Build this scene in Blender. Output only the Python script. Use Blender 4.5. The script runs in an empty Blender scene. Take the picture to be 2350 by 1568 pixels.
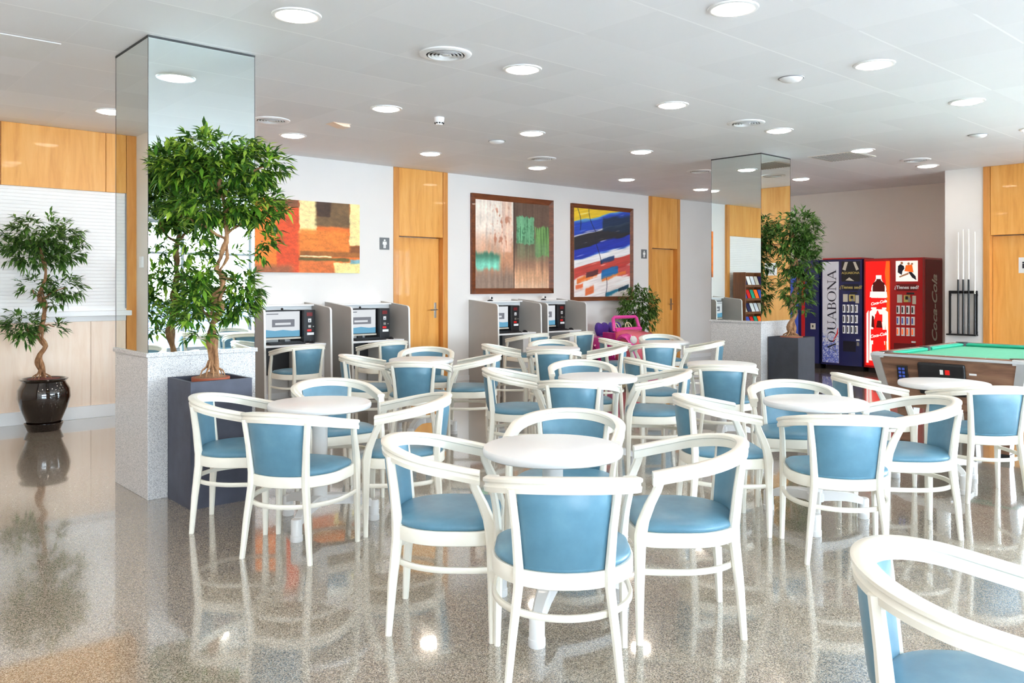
import bpy, math, random
from mathutils import Vector, Matrix, noise as mnoise
R = math.radians; PI = math.pi
C = bpy.context.scene.collection
random.seed(7)
# ---------------------------------------------------------------- camera frame (room axes: X along the back wall, Y towards it)
FPX, HZ, YAW, EYE = 1888.0, 655.0, R(48.07), 1.40
SY, CY = math.sin(YAW), math.cos(YAW)
CZ = 3.03                    # ceiling height
def room(xr, d):             # metres right of / ahead of the eye -> room X, Y
    return xr*SY + d*CY, -xr*CY + d*SY
# ---------------------------------------------------------------- materials
def lin(c):
    return tuple((v/12.92 if v <= .04045 else ((v+.055)/1.055)**2.4) for v in c)
def rgb(r, g, b): return lin((r/255, g/255, b/255)) + (1,)
class NT:
    def __init__(s, name):
        s.m = bpy.data.materials.new(name); s.m.use_nodes = True
        s.t = s.m.node_tree; s.b = s.t.nodes['Principled BSDF']; s.out = s.t.nodes['Material Output']
    def n(s, typ, **kw):
        x = s.t.nodes.new(typ)
        for k, v in kw.items():
            if k.startswith('i_'): x.inputs[k[2:].replace('_', ' ')].default_value = v
            else: setattr(x, k, v)
        return x
    def l(s, a, b): s.t.links.new(a, b)
    def coord(s, kind='Object', scale=(1, 1, 1)):
        tc = s.n('ShaderNodeTexCoord'); mp = s.n('ShaderNodeMapping'); mp.inputs['Scale'].default_value = scale
        s.l(tc.outputs[kind], mp.inputs['Vector']); return mp.outputs['Vector']
    def noise(s, vec, scale, detail=2, rough=.5, dist=0):
        x = s.n('ShaderNodeTexNoise'); x.inputs['Scale'].default_value = scale; x.inputs['Detail'].default_value = detail
        x.inputs['Roughness'].default_value = rough; x.inputs['Distortion'].default_value = dist
        s.l(vec, x.inputs['Vector']); return x.outputs['Fac']
    def ramp(s, fac, stops, interp='LINEAR'):
        x = s.n('ShaderNodeValToRGB'); r = x.color_ramp; r.interpolation = interp
        while len(r.elements) < len(stops): r.elements.new(.5)
        for e, (p, c) in zip(r.elements, stops): e.position = p; e.color = c
        s.l(fac, x.inputs['Fac']); return x.outputs['Color']
    def math(s, op, a, b=None, c=None):
        x = s.n('ShaderNodeMath', operation=op)
        for i, v in enumerate((a, b, c)):
            if v is None: continue
            if isinstance(v, (int, float)): x.inputs[i].default_value = v
            else: s.l(v, x.inputs[i])
        return x.outputs[0]
    def mix(s, fac, a, b):
        x = s.n('ShaderNodeMix', data_type='RGBA')
        for k, v in ((0, fac), (6, a), (7, b)):
            if isinstance(v, (int, float, tuple)): x.inputs[k].default_value = v
            else: s.l(v, x.inputs[k])
        return x.outputs[2]
    def bump(s, h, strength=.2, dist=.002):
        x = s.n('ShaderNodeBump'); x.inputs['Strength'].default_value = strength; x.inputs['Distance'].default_value = dist
        s.l(h, x.inputs['Height']); s.l(x.outputs['Normal'], s.b.inputs['Normal'])
    def set(s, **kw):
        for k, v in kw.items():
            k = k.replace('_', ' ')
            if isinstance(v, (int, float, tuple)): s.b.inputs[k].default_value = v
            else: s.l(v, s.b.inputs[k])
        return s
def plain(name, col, rough=.5, metal=0, coat=0, var=.04, vs=6, **kw):
    t = NT(name); v = t.coord()
    f = t.noise(v, vs, 3)
    a = tuple(max(0, c*(1-var)) for c in col[:3])+(1,); b = tuple(min(1, c*(1+var)) for c in col[:3])+(1,)
    t.set(Base_Color=t.ramp(f, [(.3, a), (.7, b)]), Roughness=rough, Metallic=metal, Coat_Weight=coat, **kw)
    return t.m
M = {}
M['chair_white'] = plain('ivory_lacquer', rgb(238, 234, 221), .32, coat=.25, var=.03, vs=9)
M['table_white'] = plain('white_laminate', rgb(228, 227, 226), .35, coat=.15, var=.015)
def vinyl():
    t = NT('blue_vinyl'); v = t.coord()
    f = t.noise(v, 7, 4, .6)
    t.set(Base_Color=t.ramp(f, [(.3, rgb(82, 128, 150)), (.55, rgb(92, 139, 162)), (.8, rgb(106, 152, 172))]), Roughness=.4, Coat_Weight=.2, Coat_Roughness=.2)
    t.bump(t.noise(v, 260, 2), .12, .001); return t.m
M['vinyl'] = vinyl()
def floor_mat():
    t = NT('polished_granite_floor'); v = t.coord()
    vo = t.n('ShaderNodeTexVoronoi', feature='F1'); vo.inputs['Scale'].default_value = 310; t.l(v, vo.inputs['Vector'])
    sep = t.n('ShaderNodeSeparateColor'); t.l(vo.outputs['Color'], sep.inputs[0])
    sp = t.ramp(sep.outputs[0], [(0, rgb(32, 29, 27)), (.2, rgb(76, 69, 61)), (.34, rgb(140, 130, 115)), (.6, rgb(174, 163, 148)), (.85, rgb(214, 205, 192)), (1, rgb(158, 142, 122))])
    n2 = t.noise(v, 30, 4, .6); n3 = t.noise(v, 1.3, 3)
    c = t.mix(t.math('MULTIPLY', n2, .35), sp, rgb(158, 146, 128))
    c = t.mix(t.math('MULTIPLY', n3, .3), c, rgb(140, 128, 112))
    s = t.n('ShaderNodeSeparateXYZ'); t.l(v, s.inputs[0])
    g = []
    for k, off in ((0, .31), (1, .11)):
        fr = t.math('FRACT', t.math('DIVIDE', t.math('ADD', s.outputs[k], off+60), .6))
        g.append(t.math('LESS_THAN', t.math('ABSOLUTE', t.math('SUBTRACT', fr, .5)), .0022))
    j = t.math('MAXIMUM', g[0], g[1])
    c = t.mix(t.math('MULTIPLY', j, .4), c, rgb(96, 90, 82))
    t.set(Base_Color=c, Roughness=.16, Specular_IOR_Level=.5, IOR=1.5, Coat_Weight=1.0, Coat_Roughness=.045, Coat_IOR=1.72)
    t.bump(t.noise(v, 2.2, 2), .02, .004); return t.m
M['floor'] = floor_mat()
def granite(name, cols, scale=300):
    t = NT(name); v = t.coord()
    vo = t.n('ShaderNodeTexVoronoi', feature='F1'); vo.inputs['Scale'].default_value = scale; t.l(v, vo.inputs['Vector'])
    sep = t.n('ShaderNodeSeparateColor'); t.l(vo.outputs['Color'], sep.inputs[0])
    c = t.ramp(sep.outputs[0], [(i/(len(cols)-1), rgb(*x)) for i, x in enumerate(cols)])
    c = t.mix(t.math('MULTIPLY', t.noise(v, 14, 3), .3), c, rgb(*cols[len(cols)//2]))
    t.set(Base_Color=c, Roughness=.22, Specular_IOR_Level=.5); return t.m
M['granite'] = granite('speckled_grey_granite', [(112, 112, 116), (170, 170, 174), (204, 203, 204), (214, 212, 211), (226, 224, 222), (196, 190, 184)], 320)
M['wall'] = plain('white_wall_paint', rgb(234, 231, 228), .85, var=.01, vs=2)
M['wall_warm'] = plain('beige_paint_and_shade', rgb(236, 228, 219), .85, var=.01, vs=2)
def ceil_mat():
    t = NT('metal_plank_ceiling'); v = t.coord()
    s = t.n('ShaderNodeSeparateXYZ'); t.l(v, s.inputs[0])
    def line(k, off, w):
        fr = t.math('FRACT', t.math('DIVIDE', t.math('ADD', s.outputs[k], 613*.1-off), .613))
        return t.math('LESS_THAN', t.math('ABSOLUTE', t.math('SUBTRACT', fr, .5)), w)
    h = .3065
    ly = line(1, 1.82+h, .012); lx = line(0, 1.45+h, .006)
    cell = t.n('ShaderNodeCombineXYZ')
    for k, off in ((0, 1.45), (1, 1.82)):
        t.l(t.math('FLOOR', t.math('DIVIDE', t.math('SUBTRACT', s.outputs[k], off), .613)), cell.inputs[k])
    wn = t.n('ShaderNodeTexWhiteNoise', noise_dimensions='2D'); t.l(cell.outputs[0], wn.inputs['Vector'])
    base = t.ramp(wn.outputs['Value'], [(0, rgb(236, 236, 238)), (1, rgb(243, 243, 245))])
    gate = t.math('GREATER_THAN', t.noise(t.coord(scale=(.55, .9, 1)), 1.0, 1), .44)
    base = t.mix(t.math('MULTIPLY', t.math('MULTIPLY', ly, gate), .75), base, rgb(254, 254, 255))  # lighter lines paint in the light caught by the tile gaps
    base = t.mix(t.math('MULTIPLY', lx, .3), base, rgb(250, 250, 250))
    t.set(Base_Color=base, Roughness=.6); return t.m
M['ceiling'] = ceil_mat()
def wood(name, dark, mid, light, axis='Z', rough=.38, scale=1.0, coat=.15):
    t = NT(name)
    sc = {'Z': (7, 7, .7), 'X': (.7, 7, 7), 'Y': (7, .7, 7)}[axis]
    v = t.coord(scale=tuple(x*scale for x in sc)); f = t.noise(v, 1.6, 6, .62, .6)
    c = t.ramp(f, [(.28, rgb(*dark)), (.5, rgb(*mid)), (.74, rgb(*light))])
    f2 = t.noise(t.coord(scale=tuple(x*scale*7 for x in sc)), 2, 2)
    c = t.mix(t.math('MULTIPLY', f2, .22), c, rgb(*dark))
    t.set(Base_Color=c, Roughness=rough, Coat_Weight=coat); return t.m
M['maple'] = wood('honey_maple_veneer', (220, 150, 64), (238, 172, 86), (246, 190, 110))
M['maple_edge'] = wood('honey_maple_edge', (200, 130, 58), (220, 150, 72), (234, 172, 94))
M['counter_wood'] = wood('pale_beech_laminate', (244, 216, 190), (252, 228, 206), (254, 236, 216), scale=1.6)
M['frame_wood'] = wood('walnut_picture_frame', (84, 42, 18), (120, 62, 28), (150, 84, 42), axis='X', scale=2)
M['pool_wood'] = wood('dark_oak_laminate', (84, 56, 42), (134, 98, 76), (164, 126, 100), axis='Y', scale=1.5)
M['rack_wood'] = wood('brown_rack_wood', (96, 54, 26), (122, 72, 38), (144, 90, 52))
M['white'] = plain('white_gloss', rgb(246, 246, 246), .35, var=.01)
M['white_mat'] = plain('white_matte', rgb(238, 238, 238), .6, var=.01)
M['shutter'] = plain('white_shutter', rgb(250, 249, 248), .5, var=.01)
M['grey_panel'] = plain('grey_laminate', rgb(176, 172, 167), .5, var=.02)
M['edge_white'] = plain('white_edge_band', rgb(238, 238, 236), .4, var=.01)
M['black'] = plain('black_plastic', rgb(24, 24, 28), .4, var=.1)
M['black_metal'] = plain('black_metal', rgb(30, 31, 33), .45, metal=.3, var=.1)
M['gap_and_shade'] = plain('dark_joint_and_shade', rgb(58, 60, 62), .6)
M['red'] = plain('red_sheet_metal', rgb(186, 12, 18), .3, coat=.4)
M['red_dark'] = plain('dark_red_print', rgb(118, 10, 14), .4)
M['red_bright'] = plain('bright_red_print', rgb(232, 22, 20), .35)
M['orange'] = plain('orange_print', rgb(244, 120, 30), .4)
M['navy'] = plain('navy_sheet_metal', rgb(16, 26, 84), .3, coat=.4)
M['navy_dark'] = plain('navy_recess', rgb(8, 10, 34), .5)
M['chrome'] = plain('brushed_aluminium', rgb(214, 216, 220), .28, metal=.9, var=.05)
M['steel'] = plain('steel_handle', rgb(170, 165, 158), .3, metal=.9)
M['cloth'] = plain('green_pool_cloth', rgb(96, 184, 146), .9, var=.05, vs=20)
M['cushion_green'] = plain('green_cushion_cloth', rgb(30, 164, 130), .85, var=.05, vs=20)
M['slate'] = plain('slate_grey_planter', rgb(66, 69, 84), .55, var=.18, vs=9)
M['slate2'] = plain('charcoal_planter', rgb(62, 66, 76), .55, var=.1, vs=9)
M['terracotta'] = plain('terracotta', rgb(164, 84, 58), .8, var=.12)
M['soil'] = plain('dry_soil', rgb(150, 112, 82), .95, var=.3, vs=60)
M['clay_pink'] = plain('red_clay', rgb(128, 72, 64), .8, var=.1)
M['glaze'] = plain('dark_brown_glaze', rgb(24, 13, 9), .05, coat=1.0, var=.3, vs=5)
def bark():
    t = NT('twisted_bark'); v = t.coord(scale=(1, 1, .35)); f = t.noise(v, 46, 5, .65)
    t.set(Base_Color=t.ramp(f, [(.3, rgb(104, 70, 44)), (.52, rgb(158, 114, 78)), (.75, rgb(196, 156, 116))]), Roughness=.85)
    t.bump(f, .6, .006); return t.m
M['bark'] = bark()
def leaf(name, cols):
    t = NT(name); g = t.n('ShaderNodeNewGeometry')
    c = t.ramp(g.outputs['Random Per Island'], [(i/(len(cols)-1), rgb(*x)) for i, x in enumerate(cols)])
    t.set(Base_Color=c, Roughness=.4, Specular_IOR_Level=.4)
    tr = t.n('ShaderNodeBsdfTranslucent'); t.l(c, tr.inputs['Color'])
    mx = t.n('ShaderNodeMixShader'); mx.inputs[0].default_value = .38
    t.l(t.b.outputs[0], mx.inputs[1]); t.l(tr.outputs[0], mx.inputs[2]); t.l(mx.outputs[0], t.out.inputs['Surface']); return t.m
M['leaf'] = leaf('bright_green_leaf', [(38, 68, 26), (58, 102, 34), (86, 140, 42), (128, 178, 54), (190, 218, 84), (64, 112, 40), (52, 90, 32)])
M['leaf_dark'] = leaf('deep_green_leaf', [(44, 74, 34), (64, 104, 44), (88, 134, 54), (126, 168, 80), (70, 114, 50)])
def mirror():
    t = NT('mirror_glass'); t.set(Base_Color=(.80, .86, .84, 1), Metallic=1.0, Roughness=.0)
    return t.m
M['mirror'] = mirror()
def emis(name, col, s, base=None):
    t = NT(name); t.set(Base_Color=base or col, Emission_Color=col, Emission_Strength=s, Roughness=.5); return t.m
M['lamp'] = emis('lit_diffuser', (1, .86, .73, 1), 12.5)
M['screen_white'] = emis('screen_page', rgb(226, 230, 234), .30, (.02, .02, .02, 1))
M['screen_blue'] = emis('screen_wave', rgb(96, 166, 200), .30, (.02, .02, .02, 1))
M['screen_grey'] = emis('screen_picture', rgb(120, 122, 132), .28, (.02, .02, .02, 1))
M['lit_red'] = emis('backlit_red', rgb(240, 16, 12), .22)
M['lit_white'] = emis('backlit_white', rgb(250, 240, 232), .2)
M['lit_orange'] = emis('backlit_orange', rgb(248, 96, 18), .22)
M['lit_cola'] = emis('backlit_cola', rgb(92, 10, 8), .06)
def glass():
    t = NT('window_glass'); tr = t.n('ShaderNodeBsdfTransparent'); tr.inputs[0].default_value = (.97, .99, .98, 1)
    gl = t.n('ShaderNodeBsdfGlossy'); gl.inputs['Roughness'].default_value = .0
    fr = t.n('ShaderNodeFresnel'); fr.inputs[0].default_value = 1.45
    mx = t.n('ShaderNodeMixShader'); t.l(fr.outputs[0], mx.inputs[0]); t.l(tr.outputs[0], mx.inputs[1]); t.l(gl.outputs[0], mx.inputs[2])
    t.l(mx.outputs[0], t.out.inputs['Surface']); return t.m
M['glass'] = glass()
M['alu'] = plain('grey_window_aluminium', rgb(150, 154, 160), .4, metal=.4)
M['pave'] = plain('pale_terrace_paving', rgb(236, 234, 228), .8, var=.03, vs=2)
M['blue_grey'] = plain('blue_grey_louvre', rgb(50, 60, 84), .6)
M['pool_water'] = plain('pool_water', rgb(24, 42, 84), .08, var=.3, vs=2)
M['hotpink'] = plain('hot_pink_plastic', rgb(232, 70, 164), .25, coat=.5)
M['magenta'] = plain('magenta_plastic', rgb(190, 24, 124), .25, coat=.5)
M['coral'] = plain('coral_pink_hood', rgb(236, 110, 132), .22, coat=.6)
M['purple'] = plain('purple_plastic', rgb(92, 62, 164), .35, coat=.3)
M['cream'] = plain('cream_plastic', rgb(232, 222, 176), .4)
M['gold'] = plain('gold_print', rgb(190, 170, 96), .4)
M['silver_label'] = plain('silver_label', rgb(208, 200, 184), .45)
M['sign_grey'] = plain('grey_sign_plate', rgb(112, 116, 120), .4)
M['ink'] = plain('navy_black_ink', rgb(18, 20, 44), .5)
M['water_blue'] = plain('water_blue_print', rgb(70, 96, 196), .4)
M['pale_print'] = plain('pale_print', rgb(228, 230, 240), .4)
M['skin'] = plain('tan_print', rgb(214, 160, 120), .6)
M['butt_dark'] = plain('cue_butt', rgb(28, 26, 28), .35)
M['shaft'] = plain('cue_shaft_maple', rgb(250, 247, 238), .4)
M['vent_dark'] = plain('vent_shadow_black', rgb(52, 50, 48), .8)
def attr_mat(name, rough=.6):
    t = NT(name); a = t.n('ShaderNodeVertexColor'); a.layer_name = 'paint'; t.set(Base_Color=a.outputs[0], Roughness=rough); return t.m
M['paint'] = attr_mat('painted_canvas')
# ---------------------------------------------------------------- mesh building
class MB:
    def __init__(s): s.v = []; s.f = []; s.mi = []; s.k = 0
    def mat(s, k): s.k = k; return s
    def add(s, vs, fs):
        o = len(s.v); s.v += [tuple(p) for p in vs]; s.f += [tuple(i+o for i in f) for f in fs]; s.mi += [s.k]*len(fs); return s
    def box(s, x0, x1, y0, y1, z0, z1):
        return s.add([(x, y, z) for z in (z0, z1) for y in (y0, y1) for x in (x0, x1)],
                     [(0, 2, 3, 1), (4, 5, 7, 6), (0, 1, 5, 4), (2, 6, 7, 3), (0, 4, 6, 2), (1, 3, 7, 5)])
    def lathe(s, prof, seg=32, c=(0, 0, 0), cap=True):       # prof: (r, z) from bottom to top
        vs = []; fs = []; n = len(prof)
        for i in range(seg):
            a = 2*PI*i/seg
            vs += [(c[0]+r*math.cos(a), c[1]+r*math.sin(a), c[2]+z) for r, z in prof]
        for i in range(seg):
            j = (i+1) % seg
            fs += [(i*n+k, j*n+k, j*n+k+1, i*n+k+1) for k in range(n-1)]
        if cap and prof[0][0] > 1e-6: fs.append(tuple(i*n for i in range(seg))[::-1])
        if cap and prof[-1][0] > 1e-6: fs.append(tuple(i*n+n-1 for i in range(seg)))
        return s.add(vs, fs)
    def cyl(s, c, r, h, seg=24, r2=None): return s.lathe([(r, 0), (r if r2 is None else r2, h)], seg, c)
    def ring(s, loops, closed=False, caps=True):    # loops: list of equal-length point lists
        n = len(loops[0]); vs = [p for l in loops for p in l]; fs = []; m = len(loops)
        for i in range(m if closed else m-1):
            j = (i+1) % m
            fs += [(i*n+k, i*n+(k+1) % n, j*n+(k+1) % n, j*n+k) for k in range(n)]
        if caps and not closed: fs += [tuple(range(n))[::-1], tuple((m-1)*n+k for k in range(n))]
        return s.add(vs, fs)
    def tube(s, pts, r, seg=8, closed=False):
        loops = []; m = len(pts); pts = [Vector(p) for p in pts]; up = None
        for i, p in enumerate(pts):
            a = pts[(i-1) % m] if (closed or i > 0) else p; b = pts[(i+1) % m] if (closed or i < m-1) else p
            d = (b-a).normalized()
            if up is None: up = Vector((0, 0, 1)) if abs(d.z) < .9 else Vector((1, 0, 0))
            x = d.cross(up).normalized(); y = x.cross(d).normalized(); up = y
            rr = r[i] if isinstance(r, (list, tuple)) else r
            loops.append([p+x*math.cos(2*PI*k/seg)*rr+y*math.sin(2*PI*k/seg)*rr for k in range(seg)])
        return s.ring(loops, closed)
    def bar(s, pts, sx, sy, b=.25):                 # upright bar with rounded-rect section, sections stay horizontal
        loops = []
        for i, p in enumerate(pts):
            hx = (sx[i] if isinstance(sx, (list, tuple)) else sx)/2; hy = (sy[i] if isinstance(sy, (list, tuple)) else sy)/2
            c = min(hx, hy)*b*2
            q = [(hx, -hy+c), (hx, hy-c), (hx-c, hy), (-hx+c, hy), (-hx, hy-c), (-hx, -hy+c), (-hx+c, -hy), (hx-c, -hy)]
            loops.append([(p[0]+a, p[1]+d, p[2]) for a, d in q])
        return s.ring(loops)
    def prism(s, poly, axis, a, b):                 # poly in the plane across axis
        def P(u, v, w): return {'X': (w, u, v), 'Y': (u, w, v), 'Z': (u, v, w)}[axis]
        n = len(poly); vs = [P(u, v, a) for u, v in poly]+[P(u, v, b) for u, v in poly]
        fs = [tuple(range(n))[::-1], tuple(range(n, 2*n))]+[(k, (k+1) % n, n+(k+1) % n, n+k) for k in range(n)]
        return s.add(vs, fs)
    def build(s, name, mats, parent=None, smooth=None, bevel=0, loc=None, seg=2):
        me = bpy.data.meshes.new(name); me.from_pydata(s.v, [], s.f)
        for m in (mats if isinstance(mats, (list, tuple)) else [mats]): me.materials.append(M[m])
        me.polygons.foreach_set('material_index', s.mi)
        me.validate(); me.update()
        import bmesh
        bm = bmesh.new(); bm.from_mesh(me); bmesh.ops.recalc_face_normals(bm, faces=bm.faces); bm.to_mesh(me); bm.free()
        if smooth is not None:
            me.polygons.foreach_set('use_smooth', [True]*len(me.polygons)); me.set_sharp_from_angle(angle=R(smooth))
        o = bpy.data.objects.new(name, me); C.objects.link(o)
        if parent: o.parent = parent
        if loc: o.location = loc
        if bevel:
            b = o.modifiers.new('bevel', 'BEVEL'); b.width = bevel; b.segments = seg; b.limit_method = 'ANGLE'; b.angle_limit = R(40)
        return o
def tag(o, label=None, cat=None, group=None, kind=None):
    if label: o['label'] = label
    if cat: o['category'] = cat
    if group: o['group'] = group
    if kind: o['kind'] = kind
    return o
def thing(name, label, cat, loc=(0, 0, 0), rz=0, group=None):
    o = bpy.data.objects.new(name, None); C.objects.link(o); o.location = loc; o.rotation_euler = (0, 0, rz); o.empty_display_size = .1
    return tag(o, label, cat, group)
def struct(o): o['kind'] = 'structure'; return o
def structroot(name, loc=(0, 0, 0)):
    o = bpy.data.objects.new(name, None); C.objects.link(o); o.location = loc; o['kind'] = 'structure'; return o
def copy_tree(o, parent=None):
    c = o.copy(); C.objects.link(c)
    if parent: c.parent = parent
    for ch in [x for x in C.objects if x.parent == o]: copy_tree(ch, c)
    return c
def dup(o, label, loc, rz=None, group=None):
    c = copy_tree(o); c['label'] = label; c.location = loc
    if rz is not None: c.rotation_euler = (0, 0, rz)
    if group: c['group'] = group
    return c
def text(body, size, mat, parent, origin, ex, ey, name='lettering', depth=.0015, shear=0, bold=0, sx=1.0, center=True, space=1.0):
    cu = bpy.data.curves.new(name, 'FONT'); cu.body = body; cu.size = size; cu.extrude = depth; cu.shear = shear; cu.offset = bold
    cu.space_character = space
    if center: cu.align_x = 'CENTER'; cu.align_y = 'CENTER'
    t = bpy.data.objects.new(name, cu); C.objects.link(t)
    bpy.context.view_layer.update()
    me = bpy.data.meshes.new_from_object(t.evaluated_get(bpy.context.evaluated_depsgraph_get()))
    bpy.data.objects.remove(t)
    ex = Vector(ex); ey = Vector(ey); ez = ex.cross(ey)
    mt = Matrix((tuple(ex*sx)+(0,), tuple(ey)+(0,), tuple(ez)+(0,), (0, 0, 0, 1))).transposed()
    mt.translation = Vector(origin); me.transform(mt)
    me.materials.clear(); me.materials.append(M[mat])
    o = bpy.data.objects.new(name, me); C.objects.link(o)
    if parent: o.parent = parent
    return o
# ================================================================ the room
YB, XR, XA = 9.50, 12.40, 13.85       # back wall, right wall, alcove wall
XL, YW = -4.0, -6.5                   # far left wall, glazed wall behind the photographer
struct(MB().box(XL-.2, XA+.2, YW, YB+.3, -.12, 0).build('floor', 'floor'))
struct(MB().box(XL-.2, XA+.2, YW, YB+.3, CZ, CZ+.12).build('ceiling', 'ceiling'))
d1, d2, d3 = (6.34, 7.27), (11.88, 12.81), (3.16, 4.09)
mb = MB()
for a, b in ((.47, d1[0]), (d1[1], d2[0]), (d2[1], XA)): mb.box(a, b, YB, YB+.2, 0, CZ)
for a, b in (d1, d2): mb.box(a, b, YB+.19, YB+.2, 0, CZ)
struct(mb.build('wall_back', 'wall'))
struct(MB().box(XA, XA+.2, 4.59, YB, 0, CZ).build('wall_alcove', 'wall_warm'))  # beige tone puts the alcove's shading into the wall colour
mb = MB().box(XR, XA+.2, d3[1], 4.59, 0, CZ).box(XR, XR+.2, 1.9, d3[0], 0, CZ).box(XR, XR+.2, YW, 1.9, 2.78, CZ).box(XR+.19, XR+.2, d3[0], d3[1], 0, CZ)
struct(mb.build('wall_right', 'wall'))
struct(MB().box(.47, .67, 7.4, YB, 0, CZ).build('wall_return', 'wall_warm'))
struct(MB().box(XL, .67, 7.4, 7.6, 0, CZ).build('wall_left_back', 'wall_warm'))
struct(MB().box(XL-.2, XL, YW, 7.6, 0, CZ).build('wall_left', 'wall'))
mb = MB()
for a, b in ((3.75, 6.34), (7.27, 11.88), (12.81, XA)): mb.box(a, b, YB-.012, YB, 0, .07)
struct(mb.build('baseboard_back', 'white'))
struct(MB().box(.67, 3.75, 9.425, 9.5, 0, .13).build('baseboard_counter', 'white', bevel=.003))
# --- maple door units (full height: transom panel above, leaf below)
def door_unit(n, plane, a, b, lever_left):
    """plane 'Y': on the back wall, a..b along X; plane 'X': on the right wall, a..b along Y"""
    root = structroot('door_%d' % n)
    w = b-a
    def B(m, u0, u1, d0, d1, z0, z1):    # d measured into the room from the wall face
        if plane == 'Y': m.box(a+u0, a+u1, YB-d1, YB-d0, z0, z1)
        else: m.box(XR-d1, XR-d0, b-u1, b-u0, z0, z1)
    m = MB(); B(m, 0, .085, -.15, .018, 0, CZ-.001); B(m, w-.085, w, -.15, .018, 0, CZ-.001); m.build('door_casing', 'maple_edge', root, bevel=.004)
    m = MB(); B(m, .09, w-.09, -.12, .012, 2.085, CZ-.001); m.build('transom_panel', 'maple', root, bevel=.004)
    m = MB(); g = [(.005, .38), (.386, .72), (.726, 1.06), (1.066, 1.40), (1.406, 1.73), (1.736, 2.075)]
    for z0, z1 in ((.005, .70), (.703, 1.045), (1.048, 1.395), (1.398, 1.745), (1.748, 2.075)): B(m, .09, w-.09, -.12, -.085, z0, z1)
    B(m, .09, w-.09, -.12, -.0875, .005, 2.075); lf = m.build('door_leaf', 'maple', root)
    m = MB(); u = w-.155
    B(m, u-.02, u+.02, -.085, -.077, .93, 1.15); m.build('door_plate', 'steel', lf, bevel=.003)
    m = MB()
    if plane == 'Y':
        x, y = a+u, YB+.08; m.tube([(x, y, 1.05), (x, y-.05, 1.05), (x-.02, y-.06, 1.05), (x-.12, y-.058, 1.047)], .009, 8)
    else:
        x, y = XR+.08, b-u; m.tube([(x, y, 1.05), (x-.05, y, 1.05), (x-.06, y+.02, 1.05), (x-.058, y+.12, 1.047)], .009, 8)
    m.build('door_handle', 'steel', lf, smooth=40)
    return root
door_unit(1, 'Y', *d1, True); door_unit(2, 'Y', *d2, True); door_unit(3, 'X', *d3, True)
# --- shuttered counter opening on the left of the back wall
k = structroot('trim_1')
m = MB()
for a, b in ((.67, .77), (3.66, 3.75)): m.box(a, b, 9.44, 9.5, 0, CZ-.001)
m.build('side_post', 'maple_edge', k, bevel=.003)
for a, b in ((.775, 1.675), (1.68, 2.645), (2.65, 3.655)): MB().box(a, b, 9.445, 9.5, 2.40, CZ-.001).build('fascia_panel', 'maple', k, bevel=.002)
k = thing('roller_shutter', 'closed white roller shutter above the counter ledge', 'shutter', (2.2, 9.49, 1.15))
m = MB(); n = 34; h = 1.25/n
for i in range(n):
    z = i*h; m.prism([(-.008, z+.0), (-.0165, z+.0005), (-.0188, z+h*.25), (-.0188, z+h*.75), (-.0165, z+h-.0005), (-.008, z+h)], 'X', -1.42, 1.44)
m.mat(0).build('slats', 'shutter', k)
MB().box(-1.43, 1.455, -.03, 0, -.02, .01).build('bottom_bar', 'white', k)
m = MB().box(-1.435, -1.42, -.035, 0, 0, 1.25).box(1.44, 1.455, -.035, 0, 0, 1.25); m.build('guide_rail', 'alu', k)
k = thing('service_counter', 'white counter ledge over pale beech panels below the shutter', 'counter', (2.2, 9.49, 0))
MB().box(-1.46, 1.44, -.13, 0, 1.075, 1.13).build('ledge', 'white', k, bevel=.006)
MB().box(-1.42, 1.44, -.06, 0, 1.02, 1.075).build('ledge_support', 'white_mat', k, bevel=.004)
for a, b in ((-1.42, -.66), (-.657, .297), (.30, 1.44)): MB().box(a, b, -.045, 0, .13, 1.02).build('panel', 'counter_wood', k, bevel=.001)
t = tag(MB().box(-.04, .04, -.0, .025, -.06, .06).box(-.02, .02, .025, .03, -.03, .03).build('thermostat', 'white', None, bevel=.004), 'small white wall switch on the beige return wall, seen in the column mirror', 'switch')
t.rotation_euler = (0, 0, -PI/2); t.location = (.67, 9.24, 1.65)
# --- mirrored columns
def column(n, x, y, w, l):
    k = structroot('column_%d' % n, (x, y, 0))
    MB().box(0, w, 0, l, 0, .93).build('granite_base', 'granite', k, bevel=.003)
    MB().box(-.012, w+.012, -.012, l+.012, .93, .958).build('granite_ledge', 'granite', k, bevel=.003)
    MB().box(.004, w-.004, .004, l-.004, .958, CZ-.012).build('mirror_panel', 'mirror', k)
    m = MB()
    for a, b in ((.0, .0), (w-.008, 0), (0, l-.008), (w-.008, l-.008)): m.box(a+.0025, a+.0055, b+.0025, b+.0055, .958, CZ-.01)
    m.box(.001, w-.001, .001, l-.001, CZ-.014, CZ-.001); m.build('edge_strip', 'gap_and_shade', k)
    return k
column(1, 1.81, 5.556, .735, .684); column(2, 9.03, 5.474, .705, .728)
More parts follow.
